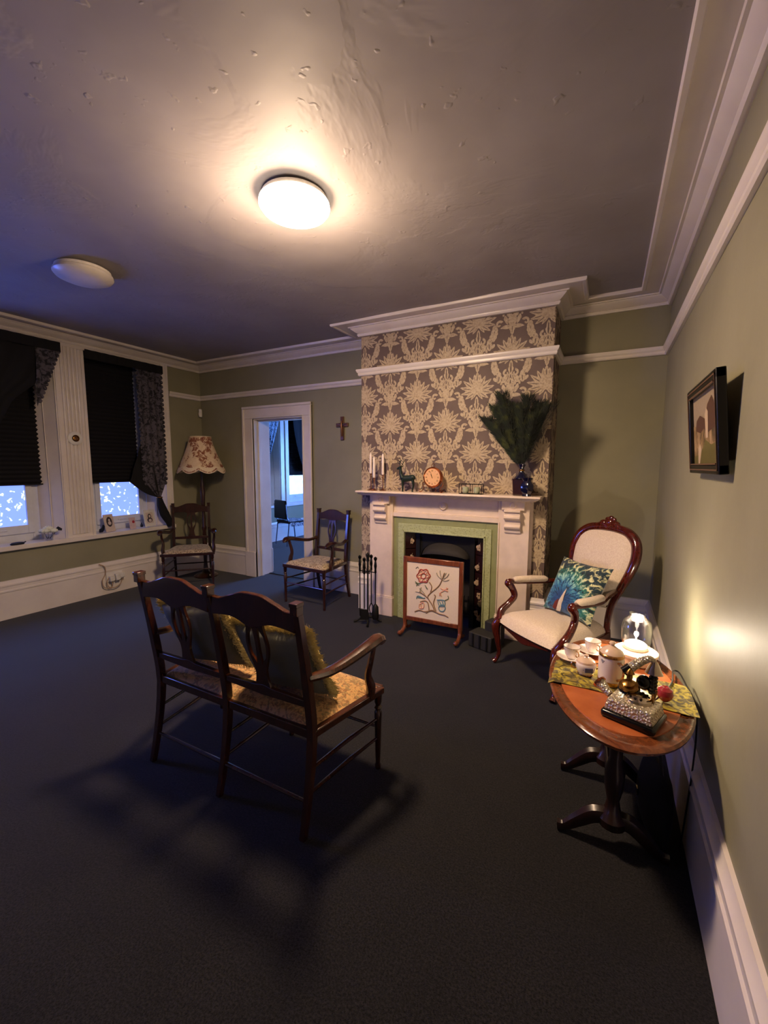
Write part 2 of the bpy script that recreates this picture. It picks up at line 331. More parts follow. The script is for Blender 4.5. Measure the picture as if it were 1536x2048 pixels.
# ceiling : gently uneven plaster
def cf(u,v):
    x=-W-.1+u*(W+.2); y=YF-.05+v*(D-YF+.1); n=NZ.noise(V((x*1.7,y*1.7,.3)))*.006+NZ.noise(V((x*4.2,y*4.2,5)))*.0028
    e=min(1,max(0,min(x+W-.26,-x-.26,D-.26-y)*3)); return (x,y,H+.004+n*e)
cm=MB().grid(cf,120,120); c0=len(cm.v); cm.box(-W-.3,.25,YF-.2,D+.1,H+.02,H+.14); struct(cm.build('ceiling','ceil'))
struct(MB().box(-6.5,XR,D+.1,9.2,H+.001,H+.14).build('ceiling_far_room','ceil',smooth=False))
struct(MB().box(0,.2,YF-.2,D+.1,0,H).build('wall_right','green',smooth=False))
b=MB().box(-W-.3,DX0,D,D+WT,0,H).box(DX1,.2,D,D+WT,0,H).box(DX0,DX1,D,D+WT,DZ,H); struct(b.build('wall_back','green',smooth=False))
# chimney breast with damask paper
b=MB().box(BXA,-2.19,BY,D,0,H).box(-1.19,BXB,BY,D,0,H).box(-2.19,-1.19,BY,D,1.01,H).box(-2.19,-1.19,D-.06,D,0,1.01)
breast=struct(b.build('wall_chimney_breast','wpg',smooth=False),'chimney breast papered in taupe and beige damask')
def leafq(out,cx,cy,L,w,ang,ser=3,bend=0,slot=0,tip=1.0):
    n=9; a=rad(ang)
    d=V((math.cos(a),math.sin(a))); nn=V((-d.y,d.x)); mid=[];
    for i in range(n+1):
        t=i/n; p=V((cx,cy))+d*L*t+nn*bend*L*(t*t)
        hw=w*math.sin(PI*min(1,(t*.93+.05)))**.7*(1-.25*t)
        if ser: hw*=.74+.42*abs((t*ser)%1)
        if i==n: hw=w*.06*tip
        mid.append((p,nn,hw))
    for sgn in (1,-1):
        vs=[];
        for i,(p,q,hw) in enumerate(mid):
            t=i/n; g=hw*slot if .15<t<.8 else 0
            vs.append(p+q*g*sgn); vs.append(p+q*hw*sgn)
        for i in range(n): out.append((vs[2*i],vs[2*i+1],vs[2*i+3],vs[2*i+2]))
def scroll(out,cx,cy,r,turns,a0,sgn,w):
    n=14; pts=[]
    for i in range(n+1):
        t=i/n; a=rad(a0)+sgn*turns*2*PI*t; rr=r*(1-.72*t); pts.append((V((cx+rr*math.cos(a),cy+rr*math.sin(a))),V((math.cos(a),math.sin(a))),w*(1-.45*t)))
    for i in range(n):
        (p,q,a),(p2,q2,b_)=pts[i],pts[i+1]; out.append((p-q*a,p+q*a,p2+q2*b_,p2-q2*b_))
def disc(out,cx,cz,rx,rz,n=12):
    for i in range(n):
        a0,a1=2*PI*i/n,2*PI*(i+1)/n; am=(a0+a1)/2; f=lambda a:V((cx+rx*math.cos(a),cz+rz*math.sin(a))); out.append((V((cx,cz)),f(a0),f(am),f(a1)))
def motif():
    o=[]
    for a,L,w in ((90,.145,.030),(68,.125,.026),(112,.125,.026),(46,.125,.026),(134,.125,.026),(22,.140,.026),(158,.140,.026),(-3,.145,.026),(183,.145,.026),(-26,.140,.026),(206,.140,.026),(-50,.125,.024),(230,.125,.024),(-72,.10,.018),(252,.10,.018)):
        s_=1 if a<90 else -1
        leafq(o,0.004*math.cos(rad(a)),-.004,L,w,a,4,bend=(0 if a==90 else .20*s_),slot=.17)
    disc(o,0,0,.046,.050)
    leafq(o,0,-.185,.12,.024,90,2,slot=.3)
    for s_ in (1,-1):
        scroll(o,s_*.036,-.170,.026,.9,90,-s_,.010)
        leafq(o,s_*.008,-.175,.10,.016,270+s_*22,0,slot=.2)
        scroll(o,s_*.062,-.262,.036,.6,200 if s_>0 else -20,-s_,.014)
        leafq(o,s_*.062,-.235,.06,.018,90+s_*12,2,bend=.3*s_)
        leafq(o,s_*.060,-.26,.075,.018,270-s_*6,2,bend=-.2*s_)
        scroll(o,s_*.108,-.325,.028,.85,150 if s_>0 else 30,-s_,.011)
        leafq(o,s_*.020,-.350,.075,.015,(10 if s_>0 else 170),0,bend=-.3*s_)
        leafq(o,s_*.146,-.325,.135,.033,270-s_*4,5,bend=.10*s_,slot=.10)
        leafq(o,s_*.150,-.06,.145,.034,270-s_*10,5,bend=-.22*s_,slot=.10)
        leafq(o,s_*.142,-.20,.055,.016,235 if s_>0 else 305,0,bend=-.2*s_)
        leafq(o,s_*.100,-.25,.095,.031,90+s_*6,3,slot=.16)
        scroll(o,s_*.106,-.168,.020,.7,0 if s_>0 else 180,s_,.010)
    disc(o,0,-.30,.036,.044); leafq(o,0,-.33,.12,.034,90,3,slot=.3)
    leafq(o,0,-.315,.105,.028,270,3,slot=.12)
    for s_ in (1,-1): leafq(o,0,-.335,.075,.018,270+s_*50,0,bend=.35*s_)
    return o
mo=motif(); pm=MB()
def wrapuv(p,dd=0):
    u=max(BXA+.001,min(BXB+.40,p.x)); z=max(.02,min(2.755,p.y))
    if u<=BXB: return (u,BY-.0012-dd,z)
    return (BXB+.0012+dd,BY+(u-BXB),z)
for r in range(-1,12):
    for c in range(-1,9):
        ox=-2.554+c*.2835; oz=2.725-r*.278
        if (r+c)%2: continue
        for iq,q in enumerate(mo):
            P=[V((ox+p.x,oz+p.y)) for p in q]
            xs=[p.x for p in P]; zs=[p.y for p in P]
            if max(xs)<BXA or min(xs)>BXB+.4 or max(zs)<.02 or min(zs)>2.75: continue
            if -2.17<min(xs) and max(xs)<-1.21 and max(zs)<.99: continue
            pm.add([wrapuv(p,(iq//9)*1.6e-5) for p in P],[(0,1,2,3)])
o=pm.build('damask_print','wpm',breast,smooth=False); 
# walls left : green below the sill and beside, white panelling between windows
SILL=.715; WH=2.72
WINS=[(-1.05,-.13),(.16,1.12),(1.43,2.31),(2.61,3.49)]
b=MB().box(-W-.3,-W,YF-.2,D+.1,0,SILL-.05).box(-W-.3,-W,3.585,D+.1,SILL-.05,H).box(-W-.3,-W,YF-.2,WINS[0][0],SILL-.05,H)
struct(b.build('wall_left','green',smooth=False))
b=MB().box(-W-.3,-W+.004,WINS[0][0],3.585,WH,H)
for a,c in ((WINS[0][1],WINS[1][0]),(WINS[1][1],WINS[2][0]),(WINS[2][1],WINS[3][0]),(3.49,3.585)): b.box(-W-.3,-W+.004,a,c,SILL-.02,WH)
panel=struct(b.build('wall_left_window_panelling','white',smooth=False))
for (a,c) in ((WINS[1][1],WINS[2][0]),(WINS[2][1],WINS[3][0])):
    b=MB(); w_=c-a; b.box(-W+.003,-W+.02,a,c,SILL-.01,WH+.001)
    for k in range(5):
        y=a+w_*(.26+.12*k); b.tube([(-W+.019,y,SILL+.03),(-W+.019,y,WH-.0)],.015,10)
    b.box(-W+.003,-W+.03,a+.01,a+.035,SILL-.01,WH).box(-W+.003,-W+.03,c-.035,c-.01,SILL-.01,WH)
    b.build('pilaster_board','white',panel,bev=.002)
b=MB().box(-W+.003,-W+.028,3.492,3.583,SILL-.03,WH+.05); b.box(-W+.003,-W+.036,3.555,3.583,SILL-.03,WH+.05); b.build('architrave','white',panel,bev=.003)
MB().box(-W+.003,-W+.02,YF+.2,3.583,WH+.002,WH+.04).build('head_board','white',panel,bev=.002)
def window(name,y0,y1,sl=.07,sr=.13,X=-W,mat='pane',z0=SILL,zt=WH,sill=True,gl=None,gr=None):
    """deep window: lining, frame, sash, film-covered pane, sill; opening y0..y1 in the wall plane X"""
    F=X-.20; a,c=y0+sl,y1-sr
    b=MB()                                             # splayed lining
    b.add([(X+.003,y0,z0),(F,a,z0),(F,a,zt),(X+.003,y0,zt)],[(0,1,2,3)]); b.add([(X+.003,y1,z0),(F,c,z0),(F,c,zt),(X+.003,y1,zt)],[(0,1,2,3)])
    b.add([(X+.003,y0,zt),(F,a,zt),(F,c,zt),(X+.003,y1,zt)],[(0,1,2,3)])
    b.box(X-.10,X-.09,y1-sr*.55,y1-sr*.5,z0,zt)
    w=struct(b.build(name,'white',smooth=False))
    def fr(ya,yb,za,zb,x0,x1,wd,nm,bot=None):
        q=MB(); bt=bot or wd
        q.box(x0,x1,ya,ya+wd,za,zb).box(x0,x1,yb-wd,yb,za,zb).box(x0,x1,ya+wd,yb-wd,za,za+bt).box(x0,x1,ya+wd,yb-wd,zb-wd,zb)
        return q.build(nm,'pvc',w,bev=.003)
    fr(a-.02,c+.02,z0-.02,zt+.02,F-.05,F-.005,.085,'window_frame',.10)
    fr(a+.055,c-.055,z0+.075,zt-.06,F-.03,F+.015,.055,'sash',.085)
    MB().box(F-.02,F-.012,a+.10,c-.10,z0+.15,zt-.1).build('pane',mat,w,smooth=False)
    MB().box(F+.015,F+.03,(a+c)/2-.05,(a+c)/2+.05,z0+.115,z0+.128).box(F+.012,F+.02,(a+c)/2-.02,(a+c)/2+.02,z0+.10,z0+.13).build('sash_handle','pvc',w,bev=.002)
    return w
for i,(a,c) in enumerate(WINS): window('window_%d'%(i+1),a,c,mat='panefill' if i==1 else 'pane')  # second window lies out of view, its pane boosted as fill light
b=MB().box(-W-.20,-W+.05,YF+.2,3.59,SILL-.048,SILL); struct(b.build('trim_1','white',bev=.006),'long white window board running under the windows')
# far room : its window wall stands further out
YB=9.0; X2=-6.12
WB=[(5.1,6.40),(6.66,7.62)]
b=MB().box(X2-.3,X2,D+WT,YB,0,SILL-.05).box(X2-.3,X2,D+WT,WB[0][0],SILL-.05,H).box(X2-.3,X2,WB[1][1],YB,SILL-.05,H).box(X2,-W-.3,D+WT-.02,D+WT,0,H)
struct(b.build('wall_left_far_room','green',smooth=False))
struct(MB().box(X2-.3,X2+.004,WB[0][1],WB[1][0],SILL-.02,WH).box(X2-.3,X2+.004,WB[0][0],WB[1][1],WH,H).box(X2+.004,X2+.025,WB[1][0]-.10,WB[1][0]-.005,SILL,WH+.05).box(X2+.004,X2+.02,WB[0][1]+.02,WB[0][1]+.08,SILL,WH).build('trim_2','white',bev=.003))
window('window_5',*WB[0],mat='paneback',X=X2); window('window_6',*WB[1],mat='paneback',X=X2)
struct(MB().box(X2-.20,X2+.05,5.0,7.8,SILL-.048,SILL).build('trim_3','white',bev=.006))
struct(MB().box(XR,XR+.1,D+WT,YB,0,H).box(X2-.3,XR,YB,YB+.1,0,H).build('wall_far_room','green',smooth=False))
# wall behind the camera, with a window like the others
FX0,FX1=-5.2,-3.6
fb=MB().box(-W-.3,FX0,YF-.2,YF,0,H).box(FX1,.2,YF-.2,YF,0,H).box(FX0,FX1,YF-.2,YF,0,SILL).box(FX0,FX1,YF-.2,YF,1.30,H); struct(fb.build('wall_front','green',smooth=False))
w7=struct(MB().box(FX0,FX0+.05,YF-.18,YF-.1,SILL,1.3).box(FX1-.05,FX1,YF-.18,YF-.1,SILL,1.3).box(FX0,FX1,YF-.18,YF-.1,1.27,1.30).box((FX0+FX1)/2-.06,(FX0+FX1)/2+.06,YF-.18,YF-.05,SILL,1.3).build('window_7','white'))
MB().box(FX0+.04,FX1-.04,YF-.14,YF-.135,SILL,1.28).build('pane','glass',w7,smooth=False)
_p=bpy.data.lights.new('window_portal','AREA'); _p.shape='RECTANGLE'; _p.size=FX1-FX0; _p.size_y=.6; _p.cycles.is_portal=True
_po=bpy.data.objects.new('window_portal',_p); C.objects.link(_po); _po.location=((FX0+FX1)/2,YF-.21,1.0); _po.rotation_euler=(rad(90),0,0)
w8=struct(MB().box(-4.35,-4.28,YB-.03,YB+.02,.7,2.3).box(-2.62,-2.55,YB-.03,YB+.02,.7,2.3).box(-4.35,-2.55,YB-.03,YB+.02,2.24,2.3).box(-4.35,-2.55,YB-.06,YB+.02,.66,.72).build('window_8','white'))  # unseen window added at the far end, sends blue light through the doorway
MB().box(-4.29,-2.61,YB-.012,YB-.006,.72,2.25).build('pane','farfill',w8,smooth=False)
# cornice, picture rail, skirting
CZ=2.76
prof=[(0,CZ),(.022,CZ),(.030,CZ+.012),(.032,CZ+.022),(.022,CZ+.028),(.045,CZ+.040),(.075,CZ+.062),(.080,CZ+.070),(.095,CZ+.070),(.10,CZ+.078),(.092,CZ+.083),(.125,CZ+.084),(.165,CZ+.080),(.190,CZ+.077),(.196,CZ+.070),(.216,CZ+.070),(.222,CZ+.078),(.222,H+.012),(0,H+.012)]
path=[(-W,YF),(-W,D),(BXA,D),(BXA,BY),(BXB,BY),(BXB,D),(0,D),(0,YF)]
struct(MB().sweep(prof,path).build('trim_4','white'),'white moulded plaster cornice round the ceiling')
pr=[(0,2.383),(.018,2.383),(.026,2.392),(.026,2.41),(.034,2.418),(.042,2.436),(.04,2.446),(.0,2.446)]
struct(MB().sweep(pr,[(-W,3.60),(-W,D),(BXA,D),(BXA,BY),(BXB,BY),(BXB,D),(0,D),(0,YF)]).build('trim_5','white'),'white picture rail')
sk=[(0,0),(.026,0),(.026,.262),(.031,.268),(.031,.282),(.024,.290),(.024,.318),(.030,.324),(.030,.338),(.018,.352),(.012,.372),(0,.376)]
struct(MB().sweep(sk,[(-W,YF),(-W,D),(-4.66,D)]).build('baseboard_left','white'))
struct(MB().sweep(sk,[(-3.50,D),(BXA,D),(BXA,BY),(-2.485,BY)]).build('baseboard_back','white'))
struct(MB().sweep(sk,[(-.90,BY),(BXB,BY),(BXB,D),(0,D)]).build('baseboard_alcove','white'))
struct(MB().sweep(sk,[(0,D),(0,YF)]).build('baseboard_right','white'))
struct(MB().sweep(sk,[(X2,D+WT),(X2,YB),(XR,YB)]).build('baseboard_far_room','white'))
# door casing and lining
b=MB(); LN=.018
b.box(DX0-.005,DX0+LN,D-.004,D+WT+.004,0,DZ).box(DX1-LN,DX1+.005,D-.004,D+WT+.004,0,DZ).box(DX0,DX1,D-.004,D+WT+.004,DZ-LN,DZ+.005)
door=struct(b.build('door_1','white',bev=.002),'open doorway with wide white casing')
def casing(y,s):
    for nm,x0,x1,xin in (('casing',DX0-.165,DX0+.004,1),('casing',DX1-.004,DX1+.135,-1)):
        q=MB(); q.box(x0,x1,min(y,y+s*.022),max(y,y+s*.022),.0,DZ-.003)
        xo=x0 if xin>0 else x1; q.box(min(xo,xo+xin*.03),max(xo,xo+xin*.03),min(y,y+s*.04),max(y,y+s*.04),0,DZ+.118)
        xi=x1 if xin>0 else x0; q.box(min(xi,xi-xin*.02),max(xi,xi-xin*.02),min(y,y+s*.03),max(y,y+s*.03),0,DZ-.005)
        q.box(x0-.008 if xin>0 else x0,x1 if xin>0 else x1+.008,min(y,y+s*.045),max(y,y+s*.045),0,.34)
        q.build(nm,'white',door,bev=.004)
    q=MB().box(DX0-.165,DX1+.135,min(y,y+s*.023),max(y,y+s*.023),DZ-.002,DZ+.148).box(DX0-.165,DX1+.135,min(y,y+s*.04),max(y,y+s*.04),DZ+.12,DZ+.15).box(DX0,DX1,min(y,y+s*.03),max(y,y+s*.03),DZ-.004,DZ+.016)
    q.build('head_casing','white',door,bev=.004)
casing(D,-1); casing(D+WT,1)
MB().box(DX0+.017,DX0+.03,D+.06,D+.10,0,DZ-.01).box(DX1-.03,DX1-.017,D+.06,D+.10,0,DZ-.01).box(DX0,DX1,D+.06,D+.10,DZ-.035,DZ-.017).build('door_stop','white',door,bev=.002)
MB().box(DX0,DX1,D+.2,D+.24,0,.006).build('threshold_strip','iron',door)
# ================================================================ LAMPS ON THE CEILING
def dome(loc,mat,label,on):
    t=thing('ceiling_light',label,'ceiling light',loc)
    MB().lathe([(.155,0),(.165,-.006),(.165,-.022),(.158,-.026)],40).build('backplate','domerim',t)
    MB().lathe([(.160,-.024),(.176,-.030),(.178,-.045),(.165,-.062),(.12,-.080),(.06,-.090),(.001,-.092)],44).build('diffuser',mat,t)
    MB().box(-.012,.012,.165,.19,-.035,-.02).build('clip','domerim',t)
    if on:
        l=bpy.data.lights.new('ceiling_lamp','POINT'); l.energy=CEIL_W; l.color=(1,.71,.46); l.shadow_soft_size=.13
        d=bpy.data.lights.new('ceiling_lamp_down','AREA'); d.shape='DISK'; d.size=.30; d.energy=CEIL_DOWN; d.color=l.color
        do=bpy.data.objects.new('ceiling_lamp_down',d); C.objects.link(do); do.location=(loc[0],loc[1],loc[2]-.0945)
        lo=bpy.data.objects.new('ceiling_lamp',l); C.objects.link(lo); lo.location=(loc[0],loc[1],loc[2]-.30)
    return t
dome((-1.85,1.80,H-.005),'dome_on','lit round white flush ceiling light, glowing over the settee',True)
dome((-3.66,1.73,H-.005),'dome_off','unlit round white flush ceiling light nearer the windows',False)
# ================================================================ FIREPLACE
mt=thing('fireplace_surround','white painted wooden fireplace surround with a wide mantel shelf','fireplace',(-1.69,BY,0))
def mp(nm,b,mat='mantel',bev=.003,**k): return b.build(nm,mat,mt,bev=bev,**k)
for s in (-1,1):
    a,c=(-.765,-.508) if s<0 else (.508,.765); f=(-.785,-.735) if s<0 else (.735,.785)
    mp('pilaster',MB().box(a,c,-.075,0,0,1.212))
    mp('flange',MB().box(min(f[0],f[1]),max(f),-.03,0,0,1.212))
    mp('inner_bead',MB().tube([(s*.515,-.078,.2),(s*.515,-.078,1.02)],.007,8))
    mp('plinth_block',MB().box(a-.006,c+.006,-.092,0,0,.19).box(a-.003,c+.003,-.086,0,.19,.205))
    cx=s*.632
    z=[(-.075,.935),(-.088,.935),(-.092,.950),(-.088,.958),(-.104,.966),(-.118,.978),(-.122,.992),(-.110,1.002),(-.104,1.008),(-.106,1.045),(-.132,1.052),(-.142,1.066),(-.140,1.082),(-.128,1.088),(-.128,1.112),(-.146,1.118),(-.146,1.132),(-.075,1.132)]
    mp('corbel',MB().prismx(z,cx-.066,cx+.066),bev=.002)
    mp('corbel_block',MB().box(cx-.095,cx+.095,-.10,-.07,1.13,1.212))
    mp('roundel',MB().lathe([(.026,0),(.026,.006),(.018,.010),(.016,.004),(.001,.006)],20,T((cx,-.10,1.170))@RX(PI/2)),bev=0)
mp('frieze',MB().box(-.508,.508,-.05,0,1.01,1.212))
mp('frieze_moulding',MB().box(-.508,.508,-.07,-.045,1.008,1.05).box(-.508,.508,-.062,-.045,1.05,1.058))
mp('roundel',MB().lathe([(.038,0),(.038,.008),(.030,.016),(.024,.010),(.001,.014)],26,T((0,-.05,1.13))@RX(PI/2)),bev=0)
mp('mantel_shelf',MB().box(-.86,.86,-.205,0,1.236,1.256).box(-.845,.845,-.188,0,1.222,1.237).box(-.82,.82,-.16,0,1.210,1.223),bev=.006)
ins=thing('fireplace_insert','green framed cast iron fireplace with flowered tiles and an arched hood','fireplace',(-1.69,BY,0))
b=MB()
for a,c,z0,z1 in ((-.505,-.40,0,1.008),(.40,.505,0,1.008),(-.40,.40,.90,1.008)): b.box(a,c,-.052,.02,z0,z1)
b.build('iron_frame','insertgreen',ins,bev=.003)
b=MB()
for a,c,z0,z1 in ((-.452,-.392,0,.945),(.392,.452,0,.945),(-.392,.392,.875,.945)): b.box(a,c,-.066,-.045,z0,z1)
b.box(-.40,-.385,-.075,-.04,0,.89).box(.385,.40,-.075,-.04,0,.89).box(-.40,.40,-.075,-.04,.865,.88)
b.build('embossed_border','emboss',ins,bev=.003)
# cast iron arched plate
b=MB()
def ap(x): return .62+.16*math.sqrt(max(0,1-(x/.25)**2))
n=24
vs=[];fs=[]
for i in range(n+1):
    x=-.25+.5*i/n; vs+=[(x,.02,ap(x)),(x,.02,.87),(x,.07,ap(x))]
for i in range(n): a=3*i; fs+=[(a,a+3,a+4,a+1),(a,a+2,a+5,a+3)]
b.add(vs,fs); b.box(-.29,-.25,.0,.06,.0,.87).box(.25,.29,.0,.06,.0,.87).box(-.39,.39,.01,.05,.82,.87)
b.build('arched_plate','iron',ins)
def hood(u,v):
    a=PI*u; x=-.235*math.cos(a); z=.635+(.15*math.sin(a))*(1-v*.72); return (x*(1-.05*v),.03-.09*math.sin(v*PI/2)*(math.sin(a)**.5+.02),z)
MB().grid(hood,22,8).build('smoke_hood','ironmatt',ins)
MB().box(-.28,.28,.25,.28,0,.87).box(-.28,-.27,.05,.28,0,.87).box(.27,.28,.05,.28,0,.87).box(-.28,.28,.05,.28,.86,.87).build('fire_back','ironmatt',ins)
b=MB(); b.box(-.25,.25,.0,.012,.24,.26).box(-.25,.25,.0,.012,.12,.14)
for k in range(13): x=-.24+k*.04; b.tube([(x,.004,.13),(x,.004,.30)],.006,6)
b.box(-.25,.25,.0,.22,.10,.115); b.build('grate','iron',ins)
for s in (-1,1):
    for k in range(5):
        z=.055+k*.161; x0,x1=(-.388,-.292) if s<0 else (.292,.388)
        q=MB(); q.add([(x0 if s<0 else x1,-.04,z),(x1 if s<0 else x0,.02,z),(x1 if s<0 else x0,.02,z+.154),(x0 if s<0 else x1,-.04,z+.154)],[(0,1,2,3)])
        q.add([(x0 if s<0 else x1,-.03,z),(x1 if s<0 else x0,.03,z),(x1 if s<0 else x0,.03,z+.154),(x0 if s<0 else x1,-.03,z+.154)],[(0,1,2,3)])
        ti=q.build('tile','tile',ins,smooth=False)
        q=MB(); rnd=random.Random(k*7+s)
        for j in range(2 if rnd.random()<.5 else 1):
            cx,cz=(x0+x1)/2+rnd.uniform(-.02,.02),z+.05+.055*j+rnd.uniform(-.01,.02)
            yy=-.04+.06*((abs(x1 if s<0 else x0)-0 and (1-(abs(cx)-.292)/.096)))-.006
            for p in range(5):
                a=2*PI*p/5+k; q.sphere((cx+.015*math.cos(a),yy,cz+.019*math.sin(a)),.008+.007*rnd.random(),8,(1,.2,1.2))
            if j==0: q.tube([(cx,yy,cz),(cx+.01,yy,cz+.05)],.002,5)
        q.build('tile_flower','tileflower',ti)
# fire screen
fs_=thing('fire_screen','wooden fire screen with embroidered flower panel and scroll feet','fire screen',(-1.665,3.335,0),rad(-2)); fs_.rotation_euler=(0,0,rad(1))
SW,S0,S1=.256,.118,.70
for s in (-1,1): MB().box(s*SW-.018,s*SW+.018,-.014,.014,S0-.02,S1).build('stile','screenwood',fs_,bev=.004)
MB().box(-SW+.016,SW-.016,-.014,.014,S1-.045,S1).build('top_rail','screenwood',fs_,bev=.004)
MB().box(-SW+.016,SW-.016,-.014,.014,S0,S0+.038).build('bottom_rail','screenwood',fs_,bev=.004)
for s in (-1,1):
    MB().tube(cr([(s*SW,.0,S0+.02),(s*SW,-.01,.07),(s*SW,-.05,.035),(s*SW,-.10,.024),(s*SW,-.125,.034),(s*SW,-.118,.050)],5),[.018,.017,.016,.017,.02,.012],8,asp=1).tube(cr([(s*SW,0,S0+.02),(s*SW,.01,.07),(s*SW,.05,.03),(s*SW,.11,.02)],5),[.018,.016,.014,.012],8).build('foot','screenwood',fs_)
pn=MB().box(-SW+.014,SW-.014,-.006,.004,S0+.03,S1-.04).build('embroidered_panel','clothwhite',fs_,smooth=False)
def im(x,y):                                # crop pixel -> panel point
    u=(x-247)/606; v=(y-(648+76*u))/(712+44*u); return (-SW+.02+u*(2*SW-.04),-.0085,S1-.045-v*(S1-S0-.083))
def st(col,lines,r=.0028,closed=False):
    for L_ in lines: MB().tube(cr([im(*p) for p in L_],4),r,5,asp=1).build('stitched_'+{'st_brown':'stem','st_red':'rose','st_pink':'petal','st_blue':'bell','st_grey':'frond','st_green':'leaf'}[col],col,pn)
def ring(cx,cy,r,n=14,w=0): return [(cx+(r+w*math.cos(6*2*PI*i/n))*math.cos(2*PI*i/n),cy+(r+w*math.cos(6*2*PI*i/n))*1.15*math.sin(2*PI*i/n)) for i in range(n+1)]
st('st_brown',[[(585,1310),(555,1220),(500,1120),(535,1060),(600,1000),(645,940),(690,800)],[(530,1060),(545,980),(515,920)],[(520,1310),(505,1200),(470,1165),(410,1180)],[(600,1300),(570,1200),(590,1110),(575,1085)],[(500,1130),(460,1090),(400,1050)],[(345,1310),(400,1290),(470,1310),(560,1300),(640,1340),(700,1355),(745,1385)],[(480,1330),(540,1290),(600,1310)]],.0045)
st('st_red',[ring(445,840,74,36,7),ring(445,840,30,12)],.0048)
st('st_pink',[ring(445+46*math.cos(a),840+52*math.sin(a),17,8) for a in [k*PI/3 for k in range(6)]]+[[(400,1215),(450,1190),(450,1260),(400,1260),(400,1220)],[(420,1200),(425,1265)],[(650,1000),(690,1020),(735,1000)],[(690,1025),(735,1040)],[(690,1030),(650,1060),(660,1105)],[(640,1060),(640,1100)],[(715,990),(725,1045)]],.004)
st('st_blue',[[(365,1140),(380,1100),(450,1130),(465,1125)],[(380,1120),(440,1128)],[(610,1155),(690,1160),(700,1230),(640,1230),(620,1170)],[(640,1175),(665,1230)],[(670,1170),(690,1230)],ring(670,1262,38,12)],.0042)
st('st_grey',[[(655,880),(615,840),(600,800)],[(660,880),(640,800),(640,770)],[(680,880),(720,850),(740,810)],[(675,870),(710,800)],[(665,890),(700,905),(745,890)],[(400,1050),(420,990)],[(420,1060),(350,1045)],[(430,1075),(400,1000),(465,1080)],[(350,740),(375,720),(385,745)]],.003)
st('st_green',[[(345,910),(375,940),(360,970)],[(370,935),(410,940)],[(350,930),(395,965)],[(465,960),(495,1010),(475,990)],[(700,1160),(740,1140),(735,1100)]],.0035)
# companion set
cs=thing('fire_iron_stand','black iron companion stand on splayed feet beside the fireplace','fire tool stand',(-2.33,3.36,0))
b=MB(); b.tube([(0,0,.04),(0,0,.62)],.008,8); b.lathe([(.001,.60),(.016,.60),(.012,.63),(.02,.65),(.018,.67),(.001,.685)],12); b.tube([(-.075,0,.50),(.075,0,.50)],.005,6).tube([(0,-.075,.50),(0,.075,.50)],.005,6)
b.build('pole','iron',cs)
for k in range(4):
    a=k*PI/2+.5; MB().tube(cr([(0,0,.06),(.05*math.cos(a),.05*math.sin(a),.055),(.10*math.cos(a),.10*math.sin(a),.022),(.135*math.cos(a),.135*math.sin(a),.014)],4),[.012,.011,.009,.012],8).build('leg','iron',cs)
def tool(lab,dx,dy,kind):
    t=thing(kind,lab,'fire tool',(-2.33+dx,3.36+dy,.0),rad(20))
    MB().tube([(0,0,.16),(0,0,.50)],.0055,6).build('shaft','iron',t)
    MB().lathe([(.006,.49),(.011,.50),(.009,.53),(.014,.56),(.010,.60),(.008,.61),(.016,.625),(.016,.64),(.001,.652)],12).build('handle','black',t)
    b=MB()
    if kind=='fire_poker': b.tube(cr([(0,0,.17),(0,0,.08),(0,0,.05)],3),[.006,.006,.002],6).tube([(0,0,.09),(.03,0,.08)],.004,6)
    elif kind=='hearth_brush': b.lathe([(.012,.19),(.03,.165),(.034,.07),(.028,.045),(.001,.045)],12)
    elif kind=='ash_shovel': b.add([(-.035,0,.15),(.035,0,.15),(.04,0,.05),(-.04,0,.05),(-.035,.014,.15),(.035,.014,.15),(.04,.004,.05),(-.04,.004,.05)],[(0,1,2,3),(4,7,6,5),(0,4,5,1),(1,5,6,2),(2,6,7,3),(3,7,4,0)])
    else: b.tube(cr([(0,0,.17),(.02,0,.12),(.005,0,.055)],4),.005,6).tube(cr([(0,0,.17),(-.02,0,.12),(-.005,0,.055)],4),.005,6)
    b.build('head','iron',t); return t
tool('black fire poker hanging leftmost on the companion stand',-.085,-.005,'fire_poker')
tool('black fire tongs hanging at the back of the companion stand',-.005,.075,'fire_tongs')
tool('black hearth brush hanging on the companion stand, nearest the pilaster',.08,.005,'hearth_brush')
tool('black ash shovel hanging in front on the companion stand',.005,-.075,'ash_shovel')
# coal box steps
cb=thing('cast_iron_trivet','low sooty black stepped iron box at the right foot of the fireplace','hearth box',(-1.19,3.36,0),rad(-18))
MB().box(-.115,.10,-.09,.06,0,.125).build('lower_box','coalbox',cb,bev=.008)
MB().box(-.04,.085,.03,.15,0,.205).build('upper_box','coalbox',cb,bev=.008)
MB().box(-.075,-.062,-.098,-.088,.01,.12).box(-.01,.003,-.098,-.088,.01,.12).box(.055,.068,-.098,-.088,.01,.12).build('rib','iron',cb)
